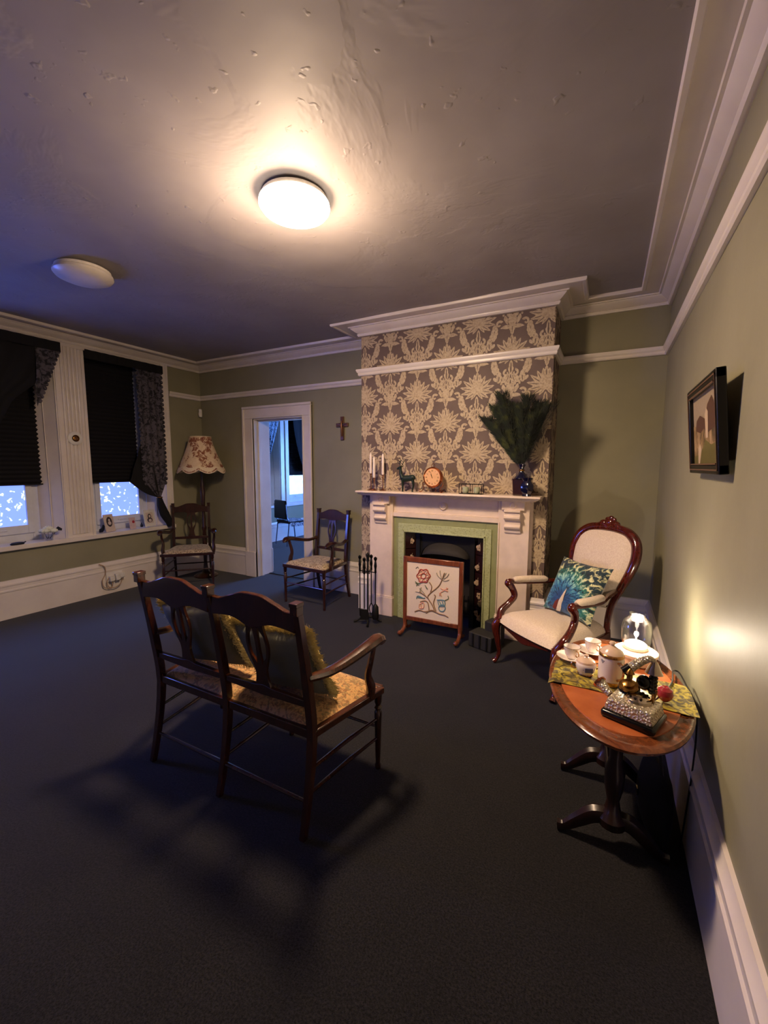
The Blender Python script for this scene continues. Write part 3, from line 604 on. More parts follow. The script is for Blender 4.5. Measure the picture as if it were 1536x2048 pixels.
# ================================================================ MANTEL OBJECTS
MS=1.2565
def stick(x,y,h,lab,lab2):
    t=thing('candlestick',lab,'candlestick',(x,y,MS),0)
    MB().lathe([(.034,0),(.036,.004),(.02,.010),(.008,.02),(.0055,.035),(.0055,h-.03),(.010,h-.022),(.006,h-.014),(.012,h-.004),(.013,h)],16).build('stem','rosebrass',t)
    tag(MB().lathe([(.010,0),(.013,.012),(.011,.18),(.006,.197),(.001,.202)],14).tube([(0,0,.2),(0,0,.209)],.0012,5).build('taper_candle','wax',None,loc=(x,y,MS+h+.0005)),lab2,'candle')
stick(-2.435,3.60,.165,'brass candlestick at the far left of the mantel shelf, tallest','white taper candle, tallest, leftmost on the mantel')
stick(-2.385,3.575,.125,'short brass candlestick between the two taller ones','white taper candle on the shortest candlestick, middle of the three')
stick(-2.30,3.60,.155,'brass candlestick nearest the deer figure','white taper candle rightmost of the three, next to the deer')
dr=thing('deer_figurine','dark green standing deer figurine with antlers on the mantel','figurine',(-2.035,3.585,MS),0)
b=MB(); b.tube(cr([(-.055,0,.125),(-.03,0,.12),(.02,0,.125),(.06,0,.128),(.075,0,.115)],5),[.020,.031,.029,.031,.014],12,up=(0,0,1),asp=.75)
b.tube(cr([(-.045,0,.125),(-.062,0,.16),(-.068,0,.20),(-.070,0,.222)],5),[.026,.017,.013,.014],10)
b.tube([(-.062,0,.226),(-.085,0,.220),(-.104,0,.210)],[.015,.013,.007],10)
b.tube([(.072,0,.125),(.084,0,.115)],[.007,.002],6)
for s in (-1,1): b.tube([(-.06,s*.012,.232),(-.045,s*.026,.242)],[.006,.001],6)
b.build('body','deer',dr)
for x,s in ((-.048,1),(-.04,-1),(.055,1),(.063,-1)):
    bk=.008 if x>0 else 0; MB().tube(cr([(x,s*.014,.115),(x+bk,s*.015,.06),(x-bk*.3,s*.015,.012),(x,s*.015,0)],3),[.015,.007,.0055,.008],8).build('leg','deer',dr)
for s in (-1,1):
    q=MB().tube(cr([(-.066,s*.008,.232),(-.058,s*.03,.262),(-.05,s*.034,.29),(-.066,s*.03,.315)],4),[.004,.0035,.003,.0015],6)
    q.tube([(-.06,s*.025,.256),(-.085,s*.03,.275),(-.09,s*.03,.29)],[.003,.0025,.001],5).tube([(-.052,s*.034,.28),(-.03,s*.036,.30)],[.003,.001],5).tube([(-.054,s*.034,.272),(-.08,s*.034,.297)],[.003,.001],5); q.build('antler','deer',dr)
ck=thing('mantel_clock','round copper clock on scrolled wire legs on the mantel','clock',(-1.775,3.585,MS),rad(-8))
F=T((0,0,.138))@RX(PI/2)@RZ(0)
MB().lathe([(.078,-.03),(.090,-.025),(.094,0),(.094,.012),(.086,.018),(.080,.012),(.001,.012)],40,F).build('case','copper',ck)
fc=MB().lathe([(.080,.0125),(.080,.0135),(.001,.0135)],40,F).build('dial','clockface',ck)
b=MB()
NUM={0:'XII',1:'I',2:'II',3:'III',4:'IIII',5:'V',6:'VI',7:'VII',8:'VIII',9:'IX',10:'X',11:'XI'}
for k in range(12):
    a=-2*PI*k/12; s_=NUM[k]; wd_={'I':.005,'V':.009,'X':.009}; tot=sum(wd_[c] for c in s_); x=-tot/2
    for c in s_:
        w_=wd_[c]; cx=x+w_/2; seg=[((cx,.053),(cx,.068))] if c=='I' else ([((cx-.0035,.068),(cx,.053)),((cx+.0035,.068),(cx,.053))] if c=='V' else [((cx-.0035,.068),(cx+.0035,.053)),((cx+.0035,.068),(cx-.0035,.053))])
        for p,q in seg: b.tube([(p[0],p[1],.0142),(q[0],q[1],.0142)],.0009,4,mtx=F@RZ(a))
        x+=w_
b.build('numerals','black',fc)
for nm,a,L_,w_ in (('hour_hand',rad(28),.034,.0028),('minute_hand',rad(18),.055,.002)):
    MB().tube([(0,-.008,.016),(0,L_,.016)],[w_,w_*.5],5,mtx=F@RZ(a)).build(nm,'black',ck)
MB().tube([(.018*math.cos(q/8*2*PI),0,.245+.018*math.sin(q/8*2*PI)) for q in range(9)],.003,6).build('hanging_loop','copper',ck)
for s in (-1,1):
    MB().tube(cr([(s*.085,0,.10),(s*.105,-.005,.085),(s*.10,-.005,.06),(s*.085,-.01,.045),(s*.09,-.03,.02),(s*.105,-.04,.006),(s*.122,-.04,.012),(s*.12,-.04,.028),(s*.105,-.04,.026)],4),.0035,6).build('wire_leg','copper',ck)
MB().tube(cr([(-.045,0,.055),(-.02,-.02,.062),(.0,-.02,.045),(.02,-.02,.062),(.045,0,.055)],4),.003,6).tube(cr([(0,0,.05),(0,.05,.03),(0,.06,.003)],4),.003,6).build('wire_brace','copper',ck)
vh=thing('votive_holder','black wire box holding two pale glass votives on the mantel','candle holder',(-1.415,3.58,MS),rad(-3))
b=MB(); 
for x in (-.10,0,.10):
    for y in (-.03,.03): b.tube([(x,y,0),(x,y,.085)],.0028,6)
for z in (.003,.085):
    for y in (-.03,.03): b.tube([(-.10,y,z),(.10,y,z)],.0028,6)
    for x in (-.10,0,.10): b.tube([(x,-.03,z),(x,.03,z)],.0028,6)
b.box(-.10,.10,-.03,.03,0,.003); b.build('wire_frame','black',vh)
for s in (-1,1):
    t=tag(MB().lathe([(.020,0),(.026,.006),(.029,.03),(.026,.055),(.024,.056),(.026,.03),(.02,.008),(.001,.008)],16).build('votive_glass','candlegreen',None,loc=(-1.415+s*.05,3.58-s*.0025,MS+.004)),'pale green votive in the %s half of the wire box'%('left' if s<0 else 'right'),'votive')
vz=thing('bottle_vase','tall square-shouldered dark blue glass vase holding the plumes','vase',(-1.0,3.60,MS),rad(-12))
MB().box(-.055,.055,-.04,.04,0,.14,tx=1.12,ty=1.12).build('body','amberglass',vz,bev=.006)
MB().lathe([(.062,.14),(.058,.150),(.035,.175),(.020,.195),(.018,.225),(.030,.25),(.031,.256),(.02,.25),(.012,.23)],24).build('neck','cobalt',vz)
MB().lathe([(.0195,.20),(.0225,.204),(.0225,.212),(.0195,.216)],20).build('neck_ring','brass',vz)
v2=thing('cut_glass_vase','small dark blue cut glass vase in front of the bottle vase','vase',(-.945,3.535,MS))
MB().lathe([(.034,0),(.036,.004),(.030,.018),(.048,.05),(.050,.085),(.036,.112),(.030,.122),(.046,.148),(.044,.149),(.026,.122),(.03,.1)],10,rf=lambda a,z:1+.05*math.cos(5*a)).build('body','cobalt',v2)
plumes=[(-1.285,1.885,.00),(-1.225,1.985,.03),(-1.165,2.075,-.03),(-1.06,1.985,.02),(-.965,2.04,-.01),(-.875,1.99,.02),(-.80,1.965,-.02),(-1.12,1.93,-.05),(-1.0,1.95,-.05),(-.90,1.88,-.05),(-1.2,1.83,-.04)]
names_=['far left and lowest','second from the left, mustard tipped','tallest, left of centre','centre left with a gap beside it','tall one, centre right','right of centre','far right, near the breast corner','front, left of centre','front, in the middle','front right','front left, short']
for k,((x,z,dy),nn) in enumerate(zip(plumes,names_)):
    base=V((-1.0,3.60,MS+.24)); tip=V((x,3.585+dy,z)); rnd=random.Random(k)
    t=thing('feather_plume','dark green feathery plume in the blue vase, '+nn,'feather',tuple(base),group='green plumes in the blue vase')
    pts=cr([V((0,0,-.02)),(tip-base)*.5+V((-.012*(1 if x<-1 else -1),0,.015)),(tip-base)],7); MB().tube(pts,[.0022,.0018,.0008],5).build('shaft','plumedark',t)
    b=MB(); m=len(pts)
    for i in range(1300):
        f=.12+.88*rnd.random()**.8; q=f*(m-1); j=min(int(q),m-2); p=pts[j].lerp(pts[j+1],q-j); dr_=(pts[j+1]-pts[j]).normalized()
        a=rnd.uniform(0,2*PI); side=V((math.cos(a),math.sin(a)*.4,0)); L_=(.075+.05*rnd.random())*(.35+.65*math.sin(PI*min(1,f*.62+.06))**1.2)
        mid=p+side*L_*.40+dr_*L_*.22; e=p+side*L_*.66+dr_*L_*.62+V((rnd.uniform(-.01,.01),0,rnd.uniform(-.012,.012))); w=V((.0012,0.0006,.0008)); b.add([p-w,p+w,mid+w,mid-w,e],[(0,1,2,3),(3,2,4)])
    o=b.build('barbs','plume',t,smooth=False); o['kind']='stuff'
# ================================================================ EDWARDIAN CHAIRS
def chair_family(t,nb,bw,mw_,seat='tapestry',HT=.99,depth=.46,fx=.08,lean=.085):
    xb=[(-nb/2+i)*bw for i in range(nb+1)]; xL,xR=xb[0],xb[-1]; ZS=.43
    def yb(z): return .07*(1-z/ZS)**1.6 if z<ZS else lean*((z-ZS)/(HT-ZS))**1.25       # line of the back post
    for x in xb:
        pts=[(x,yb(z),z) for z in [0,.08,.16,.24,.32,.40,.48,.56,.64,.72,.80,.88,HT-.03]]
        b=MB().tube(pts,[.014,.016,.018,.019,.019,.017,.016],4,up=(0,1,0),square=True)
        b.box(x-.017,x+.017,yb(HT)-.021,yb(HT)+.017,HT-.05,HT-.012).box(x-.019,x+.019,yb(HT)-.024,yb(HT)+.02,HT-.016,HT)
        b.build('back_post',mw_,t,bev=.002)
    for i in range(nb):
        a,c=xb[i]+.012,xb[i+1]-.012; n=20; rows_t=[];rows_b=[]
        for k in range(n+1):
            u=k/n*2-1; hump=.052*math.exp(-(u*1.9)**4)+.012*math.exp(-((abs(u)-.62)*7)**2)
            rows_t.append((a+(c-a)*k/n,HT-.055+hump+.01*abs(u)**3)); rows_b.append((a+(c-a)*k/n,HT-.125+.016*(1-u*u)-(.035*math.exp(-(u*3.2)**2))))
        m=M.Translation((0,yb(HT-.08),0)); MB().prism(rows_b+rows_t[::-1],-.012,.012,m).build('crest_rail',mw_,t,bev=.003)
        # pierced splat
        cx=(a+c)/2; z0,z1=.56,HT-.11; rows=[]
        for k in range(27):
            f=k/26; w=.030+.030*math.sin(PI*min(1,max(0,(f-.25)/.75)))**1.3+.012*math.exp(-(f*9)**2)+.016*math.exp(-((1-f)*8)**2)
            g=max(0,math.sin(PI*(f-.34)/.56)) if .34<f<.90 else 0; inn=.0085+.006*(1-g); g2=(w-.012-inn)*min(1,g*1.6)
            bb=inn+max(0,g2) if g>0 else inn
            rows.append((z0+(z1-z0)*f,[(cx-w,cx-bb),(cx-inn,cx+inn),(cx+bb,cx+w)]))
        sp=MB().strip(rows,.012); sp.v=[(x,y+yb(z),z) for x,y,z in sp.v]; sp.build('splat',mw_,t)
        MB().prism([(a,.535),(cx,.528),(c,.535),(c,.562),(cx+.05,.566),(cx,.575),(cx-.05,.566),(a,.562)],-.010,.010,M.Translation((0,yb(.55),0))).build('back_rail',mw_,t,bev=.002)
    xl,xr=xL-fx,xR+fx; yf=-depth
    # seat frame, a trapezoid of four rails
    q=MB(); q.prism([(xL,.395),(xR,.395),(xR,ZS+.005),(xL,ZS+.005)],-.012,.012)
    q.prism([(xl,.395),(xr,.395),(xr,ZS),(xl,ZS)],yf-.014,yf+.014)
    for s,x0,x1 in ((1,xL,xl),(-1,xR,xr)):
        q.tube([(x0,0,.415),(x1,yf,.413)],.018,4,up=(0,0,1),square=True)
    q.build('seat_frame',mw_,t,bev=.004)
    def cus(u,v):
        x0=xL+(xl-xL)*v; x1=xR+(xr-xR)*v; e=(1-(2*u-1)**6)*(1-(2*v-1)**6); return (x0+.006+(x1-x0-.012)*u,-.0+yf*v+.004*(1-2*v),ZS-.004+.042*max(0,e)**.5)
    q=MB().grid(cus,22,16); q.build('seat_cushion',seat,t)
    fl=[xl+.015,xr-.015] if nb==1 else [xl+.015,0,xr-.015]
    for x in fl: MB().lathe([(.013,0),(.015,.02),(.011,.03),(.014,.10),(.017,.22),(.019,.30),(.012,.312),(.020,.322),(.012,.334),(.018,.35),(.020,.42)],12,T((x,yf+.012,0))).build('front_leg',mw_,t)
    # stretchers
    for s,x0,x1 in ((1,xL,xl+.015),(-1,xR,xr-.015)):
        for z in (.17,.27): MB().tube([(x0,yb(z),z),((x0+x1)/2,yf/2,z),(x1,yf+.012,z-.005)],[.007,.010,.007],8).build('stretcher',mw_,t)
    for z in ((.20,) if nb==1 else (.14,)): MB().tube([(xL,yb(z),z),(0,yb(z),z),(xR,yb(z),z)],[.007,.010,.007],8).build('stretcher',mw_,t)
    MB().tube([(fl[0],yf+.012,.22),(0,yf+.012,.22),(fl[-1],yf+.012,.22)],[.007,.010,.007],8).build('stretcher',mw_,t)
    if nb==2:
        for z in (.17,.27): MB().tube([(0,yb(z),z),(0,yf/2,z),(0,yf+.012,z)],[.007,.010,.007],8).build('stretcher',mw_,t)
    for s,x0,x1 in ((1,xL,xl),(-1,xR,xr)):
        o=-s
        MB().tube(cr([(x0,yb(.66),.665),(x0+o*.022,-.09,.645),(x0+o*.055,-.20,.66),(x0+o*.085,-.31,.685),(x0+o*.09,-.385,.69),(x0+o*.085,-.42,.672),(x0+o*.08,-.425,.655)],6),[.017,.019,.021,.024,.026,.024,.018],8,up=(0,0,1),asp=1.25).build('arm',mw_,t)
        MB().tube(cr([(x0+o*.085,-.36,.675),(x0+o*.082,-.335,.60),(x0+o*.07,-.33,.53),(x0+o*.075,-.35,.46),(x0+o*.068,-.35,.405)],5),[.013,.014,.016,.022,.02],8,up=(1,0,0),asp=1.2).build('arm_support',mw_,t)
# settee (seen from behind)
se=thing('settee','small two-seat open-back mahogany settee seen from behind in mid room','settee',(-1.857,1.27,0),PI)
chair_family(se,2,.481,'woodlit',seat='goldtapestry',HT=.99,depth=.44,fx=.085)
c1=thing('open_armchair','dark mahogany open armchair in the corner in front of the standard lamp','chair',(-3.15,3.93,0),0,'edwardian open armchairs')
chair_family(c1,1,.43,'wood',HT=1.0,depth=.46,fx=.075,lean=.06)
c1.location=(-5.165,3.625,0); c1.rotation_euler=(0,0,rad(46))
c2=dup(c1,(-3.135,3.895,0),rad(-4),'mahogany open armchair with floral seat between the doorway and the fireplace')
# ================================================================ CUSHIONS
def pillow(t,S,th,mat,SH=None,nm='cover',pinch=.10,n=22):
    SH=SH or S
    def f(sgn):
        def g(u,v):
            a,b_=2*u-1,2*v-1; k=1-pinch*(1-abs(a)**2)*abs(b_)**2*.9; k2=1-pinch*(1-abs(b_)**2)*abs(a)**2*.9
            e=max(0,(1-a**4)*(1-b_**4))**.55; return (a*S/2*k2,sgn*th/2*e*(1+.07*NZ.noise(V((a*1.8+S*9,b_*1.8,sgn)))),b_*SH/2*k)
        return g
    q=MB().grid(f(1),n,n).grid(f(-1),n,n); return q.build(nm,mat,t)
def fringe(t,S,n=620,seed=1,L0=.03,mat='fringe',SH=None):
    SH=SH or S
    r=random.Random(seed); b=MB()
    for i in range(n):
        e=i%4; u=r.uniform(-1,1)*S/2; k=1-.09*(1-(2*u/S)**2)
        p=[V((u,0,SH/2*k)),V((u,0,-SH/2*k)),V((S/2*k,0,u*SH/S)),V((-S/2*k,0,u*SH/S))][e]; d=[V((0,0,1)),V((0,0,-1)),V((1,0,0)),V((-1,0,0))][e]
        p=p-d*.012+V((r.uniform(-.002,.002),r.uniform(-.012,.012),0)); q=p+d*L0*r.uniform(.5,1)+V((r.uniform(-.014,.014),r.uniform(-.02,.02),r.uniform(-.014,.014)))
        w=V((.0014,0,.0014)) if e<2 else V((0,.0012,.0016)); m_=p.lerp(q,.5)+V((0,r.uniform(-.008,.008),0)); b.add([p-w,p+w,m_+w*1.2,m_-w*1.2,q],[(0,1,2,3),(3,2,4)])
    o=b.build('fringe',mat,t,smooth=False); o['kind']='stuff'; return o
for (x,y,z,ry,rx,lab,sd) in ((-2.10,1.355,.675,rad(-7),rad(22),'grey green cushion with cream fringe on the left half of the settee',3),(-1.615,1.375,.648,rad(-3),rad(25),'grey green cushion with cream fringe on the right half of the settee',5)):
    t=thing('fringed_cushion',lab,'cushion',(x,y,z),rot=(rx,ry,0)); pillow(t,.43,.13,'cushgrey',.38); fringe(t,.43,7000,sd,.032,SH=.38)
    q=MB(); S=.42                                   # yellow pile front face
    def g(u,v,S=S):
        a,b_=2*u-1,2*v-1; e=max(0,(1-a**4)*(1-b_**4))**.55; return (a*S/2*.98,.068*e+.002,b_*.38/2*.96)
    q.grid(g,16,16); q.build('front_cover','fringe',t)
# ================================================================ BALLOON BACK ARMCHAIR
ac=thing('balloon_back_armchair','polished mahogany balloon-back armchair with cream upholstery in the alcove','armchair',(-.46,3.36,0),rad(-40))
LY=lambda z:.0+.20*max(0,(z-.36)/.72)**1.1      # backward lean
def bk(x,z,dy=0): return (x,LY(z)+dy,z)
half=[(.185,.34),(.175,.44),(.180,.54),(.215,.66),(.252,.78),(.262,.88),(.235,.97),(.165,1.025),(.08,1.045),(0,1.05)]
outl=[bk(x,z) for x,z in half]+[bk(-x,z) for x,z in half[-2::-1]]
MB().tube(cr(outl,6),[.020,.020,.022,.026,.030,.032,.032,.030,.030,.030,.032,.032,.030,.026,.022,.020,.020],10,up=(0,1,0),asp=1.15).build('back_frame','redwood',ac)
b=MB()
for x,z,r in ((0,1.095,.040),(.05,1.085,.034),(-.05,1.085,.034),(.10,1.064,.027),(-.10,1.064,.027),(.142,1.042,.020),(-.142,1.042,.020),(0,1.128,.022),(.026,1.12,.019),(-.026,1.12,.019)): b.sphere(bk(x,z-.012,-.008),r,10,(1.15,.7,.9))
for s in (-1,1): b.tube(cr([bk(0,1.05,-.02),bk(s*.05,1.075,-.025),bk(s*.10,1.06,-.02),bk(s*.15,1.03,-.015),bk(s*.17,1.012,-.01)],4),[.012,.014,.013,.011,.004],8)
b.build('crest_carving','redwood',ac)
def pad(sgn):
    def g(u,v):
        z=.50+.525*v; hw_=0
        for (x0,z0),(x1,z1) in zip(half,half[1:]):
            if z0<=z<=z1+1e-6: hw_=x0+(x1-x0)*(z-z0)/max(1e-6,z1-z0)
        hw_=max(.01,hw_-.012); a=2*u-1; e=max(0,(1-a**4)*(1-(2*v-1)**6))**.5
        return bk(a*hw_,z,sgn*(.012+.035*e) if sgn<0 else .02)
    return g
MB().grid(pad(-1),16,16).grid(pad(1),16,16).build('back_pad','cream',ac)
MB().tube(cr([bk(-.18,.51),bk(0,.535),bk(.18,.51)],5),.016,8).build('lower_back_rail','redwood',ac)
DF=-.55; HW=.29
def rail(u): # front serpentine z drop
    return .035*math.cos(PI*u)**2
q=MB(); n=18; f_=[];g_=[]
for k in range(n+1):
    u=k/n*2-1; x=u*HW; y=DF-.035*(1-u*u); f_.append((x,y,.345)); g_.append((x,y,.285+.03*(abs(u)**1.5)-.016*math.exp(-(u*4)**2)))
vs=[];fs=[]
for a,c in zip(f_,g_): vs+=[a,c,(c[0],c[1]+.028,c[2]),(a[0],a[1]+.028,a[2])]
for k in range(n):
    for j in range(4): fs.append((4*k+j,4*k+(j+1)%4,4*k+4+(j+1)%4,4*k+4+j))
q.add(vs,fs)
for s in (-1,1): q.tube([(s*.19,.0,.325),(s*.25,-.25,.315),(s*HW,DF+.01,.318)],.026,4,up=(0,0,1),square=True)
q.tube([(-.19,.0,.325),(.19,.0,.325)],.024,4,up=(0,0,1),square=True)
q.build('seat_rail','redwood',ac,bev=.005)
def st2(u,v):
    x0=.20+(.30-.20)*min(1,v*1.15); a=2*u-1; e=max(0,(1-a**6)*(1-(2*v-1)**6))**.5; y=.0+(DF-.045+.03*a*a)*v
    return (a*x0,y,.335+.085*e+.015*e*(1-a*a))
MB().grid(st2,22,22).build('seat','cream',ac)
for s in (-1,1):
    MB().tube(cr([(s*(HW-.005),DF,.345),(s*(HW+.012),DF-.022,.29),(s*HW,DF-.012,.18),(s*(HW-.005),DF+.0,.09),(s*(HW+.002),DF-.015,.035),(s*(HW+.012),DF-.035,.012)],6),[.034,.036,.023,.016,.015,.021],10).build('front_leg','redwood',ac)
    MB().tube(cr([(s*.185,0,.36),(s*.19,.02,.22),(s*.195,.06,.08),(s*.20,.09,0)],5),[.024,.02,.016,.017],8).build('rear_leg','redwood',ac)
    # arm: scroll hand, curved support
    MB().tube(cr([(s*(HW-.005),DF+.0,.34),(s*(HW+.02),DF+.03,.40),(s*(HW+.012),DF+.09,.455),(s*(HW+.0),DF+.13,.51),(s*(HW+.012),DF+.115,.57),(s*(HW+.018),DF+.085,.61),(s*(HW+.016),DF+.09,.635)],6),[.030,.028,.024,.024,.026,.030,.022],10).build('arm_support','redwood',ac)
    MB().tube(cr([(s*(HW+.016),DF+.09,.625),(s*(HW+.01),DF+.2,.612),(s*(HW-.02),DF+.38,.605),(s*.225,-.06,.615),(s*.20,LY(.64),.64)],5),[.022,.018,.018,.018,.016],8,up=(0,0,1)).build('arm_rail','redwood',ac)
    MB().tube([(s*(HW+.012),DF+.125,.632),(s*(HW+.01),DF+.15,.636),(s*(HW-.0),DF+.27,.632),(s*(HW-.03),DF+.39,.628),(s*(HW-.035),DF+.41,.624)],[.016,.024,.026,.024,.014],12,up=(0,0,1),asp=1.15).build('arm_pad','cream',ac)
# feather print cushion on it
pc=thing('printed_cushion','teal blue cushion with peacock feather print on the cream armchair','cushion',(0,0,0))
pc.location=(-.525,3.225,.625); pc.rotation_euler=(rad(-26),rad(1),rad(-38))
pillow(pc,.42,.12,'peacock',nm='cover')
def patch(nm,mat,pts,off=-.0655):
    q=MB(); S=.42; cx=sum(p[0] for p in pts)/len(pts); cz=sum(p[1] for p in pts)/len(pts)
    def on(a,b_): e=max(0,(1-a**4)*(1-b_**4))**.55; return (a*S/2,-.12/2*e*1.07-.003,b_*S/2)
    R_=[]; 
    for k in range(5): R_.append([on(cx+(p[0]-cx)*k/4,cz+(p[1]-cz)*k/4) for p in pts])
    n=len(pts); vs=[p for r in R_ for p in r]; fs=[(k*n+i,k*n+(i+1)%n,(k+1)*n+(i+1)%n,(k+1)*n+i) for k in range(4) for i in range(n)]; q.add(vs,fs); return q.build(nm,mat,pc)
patch('print_face','printwhite',[(-.16,-.28),(-.10,-.10),(-.09,-.38),(-.12,-.92),(-.30,-.94),(-.24,-.60)])
patch('print_beak','printrust',[(-.38,-.66),(-.26,-.52),(-.26,-.80),(-.34,-.93),(-.46,-.88)])
# ================================================================ TABLE BY THE RIGHT WALL
TZ=.60
tb=thing('oval_coffee_table','oval mahogany table with tan leather inlay against the right wall','table',(-.295,1.945,0),rad(3))
A_,B_=.262,.475
def ell(prof,b,n=56,sy=B_/A_): return b.lathe(prof,n,None,sy)
ell([(A_-.05,TZ-.035),(A_-.018,TZ-.034),(A_-.010,TZ-.028),(A_-.012,TZ-.022),(A_-.002,TZ-.017),(A_,TZ-.008),(A_-.006,TZ-.001),(A_-.02,TZ-.001),(A_-.024,TZ-.003),(A_-.045,TZ-.003),(.001,TZ-.004)],MB()).build('tabletop','tablewood',tb)
ell([(A_-.042,TZ-.006),(A_-.044,TZ+.0005),(.001,TZ+.0005)],MB()).build('leather_inlay','leather',tb)
for y in (-.19,.19):
    MB().lathe([(.05,.10),(.052,.13),(.03,.16),(.022,.20),(.034,.26),(.036,.32),(.022,.38),(.026,.44),(.045,.50),(.06,.566)],16,T((0,y,0))).build('pedestal','tabledark',tb)
    MB().box(-.17,.17,y-.03,y+.03,TZ-.056,TZ-.034).build('bearer','tabledark',tb,bev=.006)
    for s in (-1,1): MB().tube(cr([(0,y,.125),(s*.06,y,.12),(s*.12,y,.07),(s*.165,y,.028),(s*.195,y,.022)],5),[.035,.036,.028,.02,.022],8,up=(0,0,1),asp=.8).build('leg','tabledark',tb)
MB().tube([(0,-.19,.2),(0,0,.2),(0,.19,.2)],[.014,.02,.014],10).build('stretcher','tabledark',tb)
# runner
def rn(u,v):
    x=-.548+.515*u; y=1.80+.225*v+.02*u*(v-.5)+.012*math.sin(u*5); z=TZ+.0035+.0022*NZ.noise(V((x*22,y*22,0)))+.001
    if u<.035: z-=(.035-u)*.3
    return (x,y,z)
tag(MB().grid(rn,50,24).build('table_runner','brocade'),'gold and olive brocade runner laid across the oval table','runner')
TS=TZ+.0075
def lat(nm,prof,mat,par,n=28,**k): return MB().lathe(prof,n,**k).build(nm,mat,par)
# lamp on a drum
dm=thing('round_cream_box','round cream box under the small glass lamp','box',(-.212,2.19,TZ+.001))
lat('box_body',[(.070,0),(.080,.004),(.082,.036),(.078,.040)],'drum',dm,40); lat('box_lid',[(.082,.038),(.089,.041),(.089,.052),(.083,.056),(.001,.056)],'drum',dm,40)
jl=thing('glass_jar_lamp','small lit table lamp with a clear glass jar shade','lamp',(-.215,2.20,TZ+.058))
lat('base',[(.048,0),(.05,.004),(.046,.012),(.03,.018),(.001,.018)],'drum',jl)
lat('reflector',[(.043,.018),(.045,.023),(.036,.030),(.018,.035),(.001,.036)],'bulb2',jl)
lat('bulb',[(.003,.036),(.003,.056),(.007,.060),(.010,.069),(.008,.078),(.001,.082)],'bulb',jl,16)
lat('jar_shade',[(.046,.012),(.056,.022),(.061,.045),(.062,.10),(.056,.13),(.036,.150),(.031,.158),(.035,.168),(.033,.168),(.029,.158),(.034,.148),(.054,.128),(.0602,.10),(.0592,.046),(.054,.023),(.044,.0135)],'glass',jl,36,cap=False)
l=bpy.data.lights.new('jar_lamp_light','POINT'); l.energy=JAR_W; l.color=(1,.83,.62); l.shadow_soft_size=.012
lo=bpy.data.objects.new('jar_lamp_light',l); C.objects.link(lo); lo.location=(-.215,2.20,TZ+.058+.115)
# teapot-like canister
tp=thing('tall_coffee_pot','tall white china pot with warm-tinted white lid and gold seams beside the runner','pot',(-.318,1.900,TS),rad(-60)); tp.scale=(1.02,1.02,1.04)
lat('body',[(.040,0),(.044,.004),(.046,.03),(.047,.10),(.045,.115),(.040,.124)],'chinaplain',tp,28)
lat('lid',[(.042,.122),(.044,.126),(.036,.138),(.018,.150),(.009,.154),(.008,.158),(.012,.164),(.009,.170),(.001,.172)],'chinareflect',tp,28)
lat('rim_band',[(.0455,.112),(.0475,.114),(.0465,.122),(.043,.125)],'gold',tp,28)
lat('foot_band',[(.0445,.001),(.0465,.004),(.047,.016),(.045,.018)],'gold',tp,28)
MB().tube(cr([(.044,0,.10),(.07,0,.105),(.083,0,.08),(.074,0,.05),(.046,0,.03)],5),.0045,8).build('handle','gold',tp)
MB().tube(cr([(-.044,0,.035),(-.06,0,.05),(-.070,0,.08),(-.078,0,.098)],5),[.010,.008,.006,.005],8).build('spout','chinaplain',tp)
for a in (18,98): MB().lathe([(.001,0),(.0085,0),(.007,.0012),(.001,.0012)],9,RZ(rad(a-90))@T((.0462,0,.098))@RY(PI/2),rf=lambda q,z:1+.3*math.cos(3*q)).build('printed_leaf','chinagrey',tp)
sg=thing('sugar_bowl','squat white china sugar bowl with lid, left of the tall pot','bowl',(-.412,1.935,TS),rad(20))
lat('body',[(.028,0),(.030,.004),(.038,.02),(.042,.04),(.040,.050),(.036,.054)],'china',sg,28)
lat('lid',[(.038,.052),(.036,.060),(.022,.070),(.010,.074),(.007,.078),(.010,.084),(.001,.089)],'chinareflect',sg,28)
lat('foot_band',[(.030,.0),(.033,.002),(.031,.006)],'gold',sg,24)
for s in (-1,1): MB().tube(cr([(s*.038,0,.045),(s*.056,0,.048),(s*.058,0,.03),(s*.040,0,.022)],4),.0032,6).build('handle','gold',sg)
MB().box(-.016,.016,-.0425,-.0385,.022,.042).build('printed_panel','chinablue',sg,bev=.001)
def cup(x,y,rz,lab,lab2):
    z=TS
    s=thing('saucer',lab2,'saucer',(x,y,z)); lat('dish',[(.026,0),(.03,.002),(.052,.010),(.066,.015),(.067,.017),(.052,.0125),(.03,.005),(.001,.005)],'chinaplain',s,32); lat('gold_edge',[(.0655,.0148),(.0675,.0168),(.0655,.0175),(.0655,.0148)],'gold',s,32,cap=False)
    c=thing('teacup',lab,'cup',(x,y,z+.006),rz); lat('bowl',[(.018,0),(.020,.003),(.030,.02),(.035,.045),(.0375,.056),(.036,.056),(.033,.045),(.027,.018),(.001,.010)],'china',c,28); lat('gold_rim',[(.0372,.0555),(.0382,.0565),(.0358,.0572),(.0372,.0555)],'gold',c,28,cap=False)
    MB().tube(cr([(.034,0,.046),(.050,0,.048),(.054,0,.034),(.044,0,.022),(.031,0,.024)],4),.0025,6).build('handle','gold',c)
cup(-.475,2.055,rad(-55),'white china teacup nearest the armchair, on the left saucer','saucer under the left teacup, half on the runner')
cup(-.392,2.175,rad(-55),'white china teacup behind the tall pot','saucer under the teacup behind the tall pot')
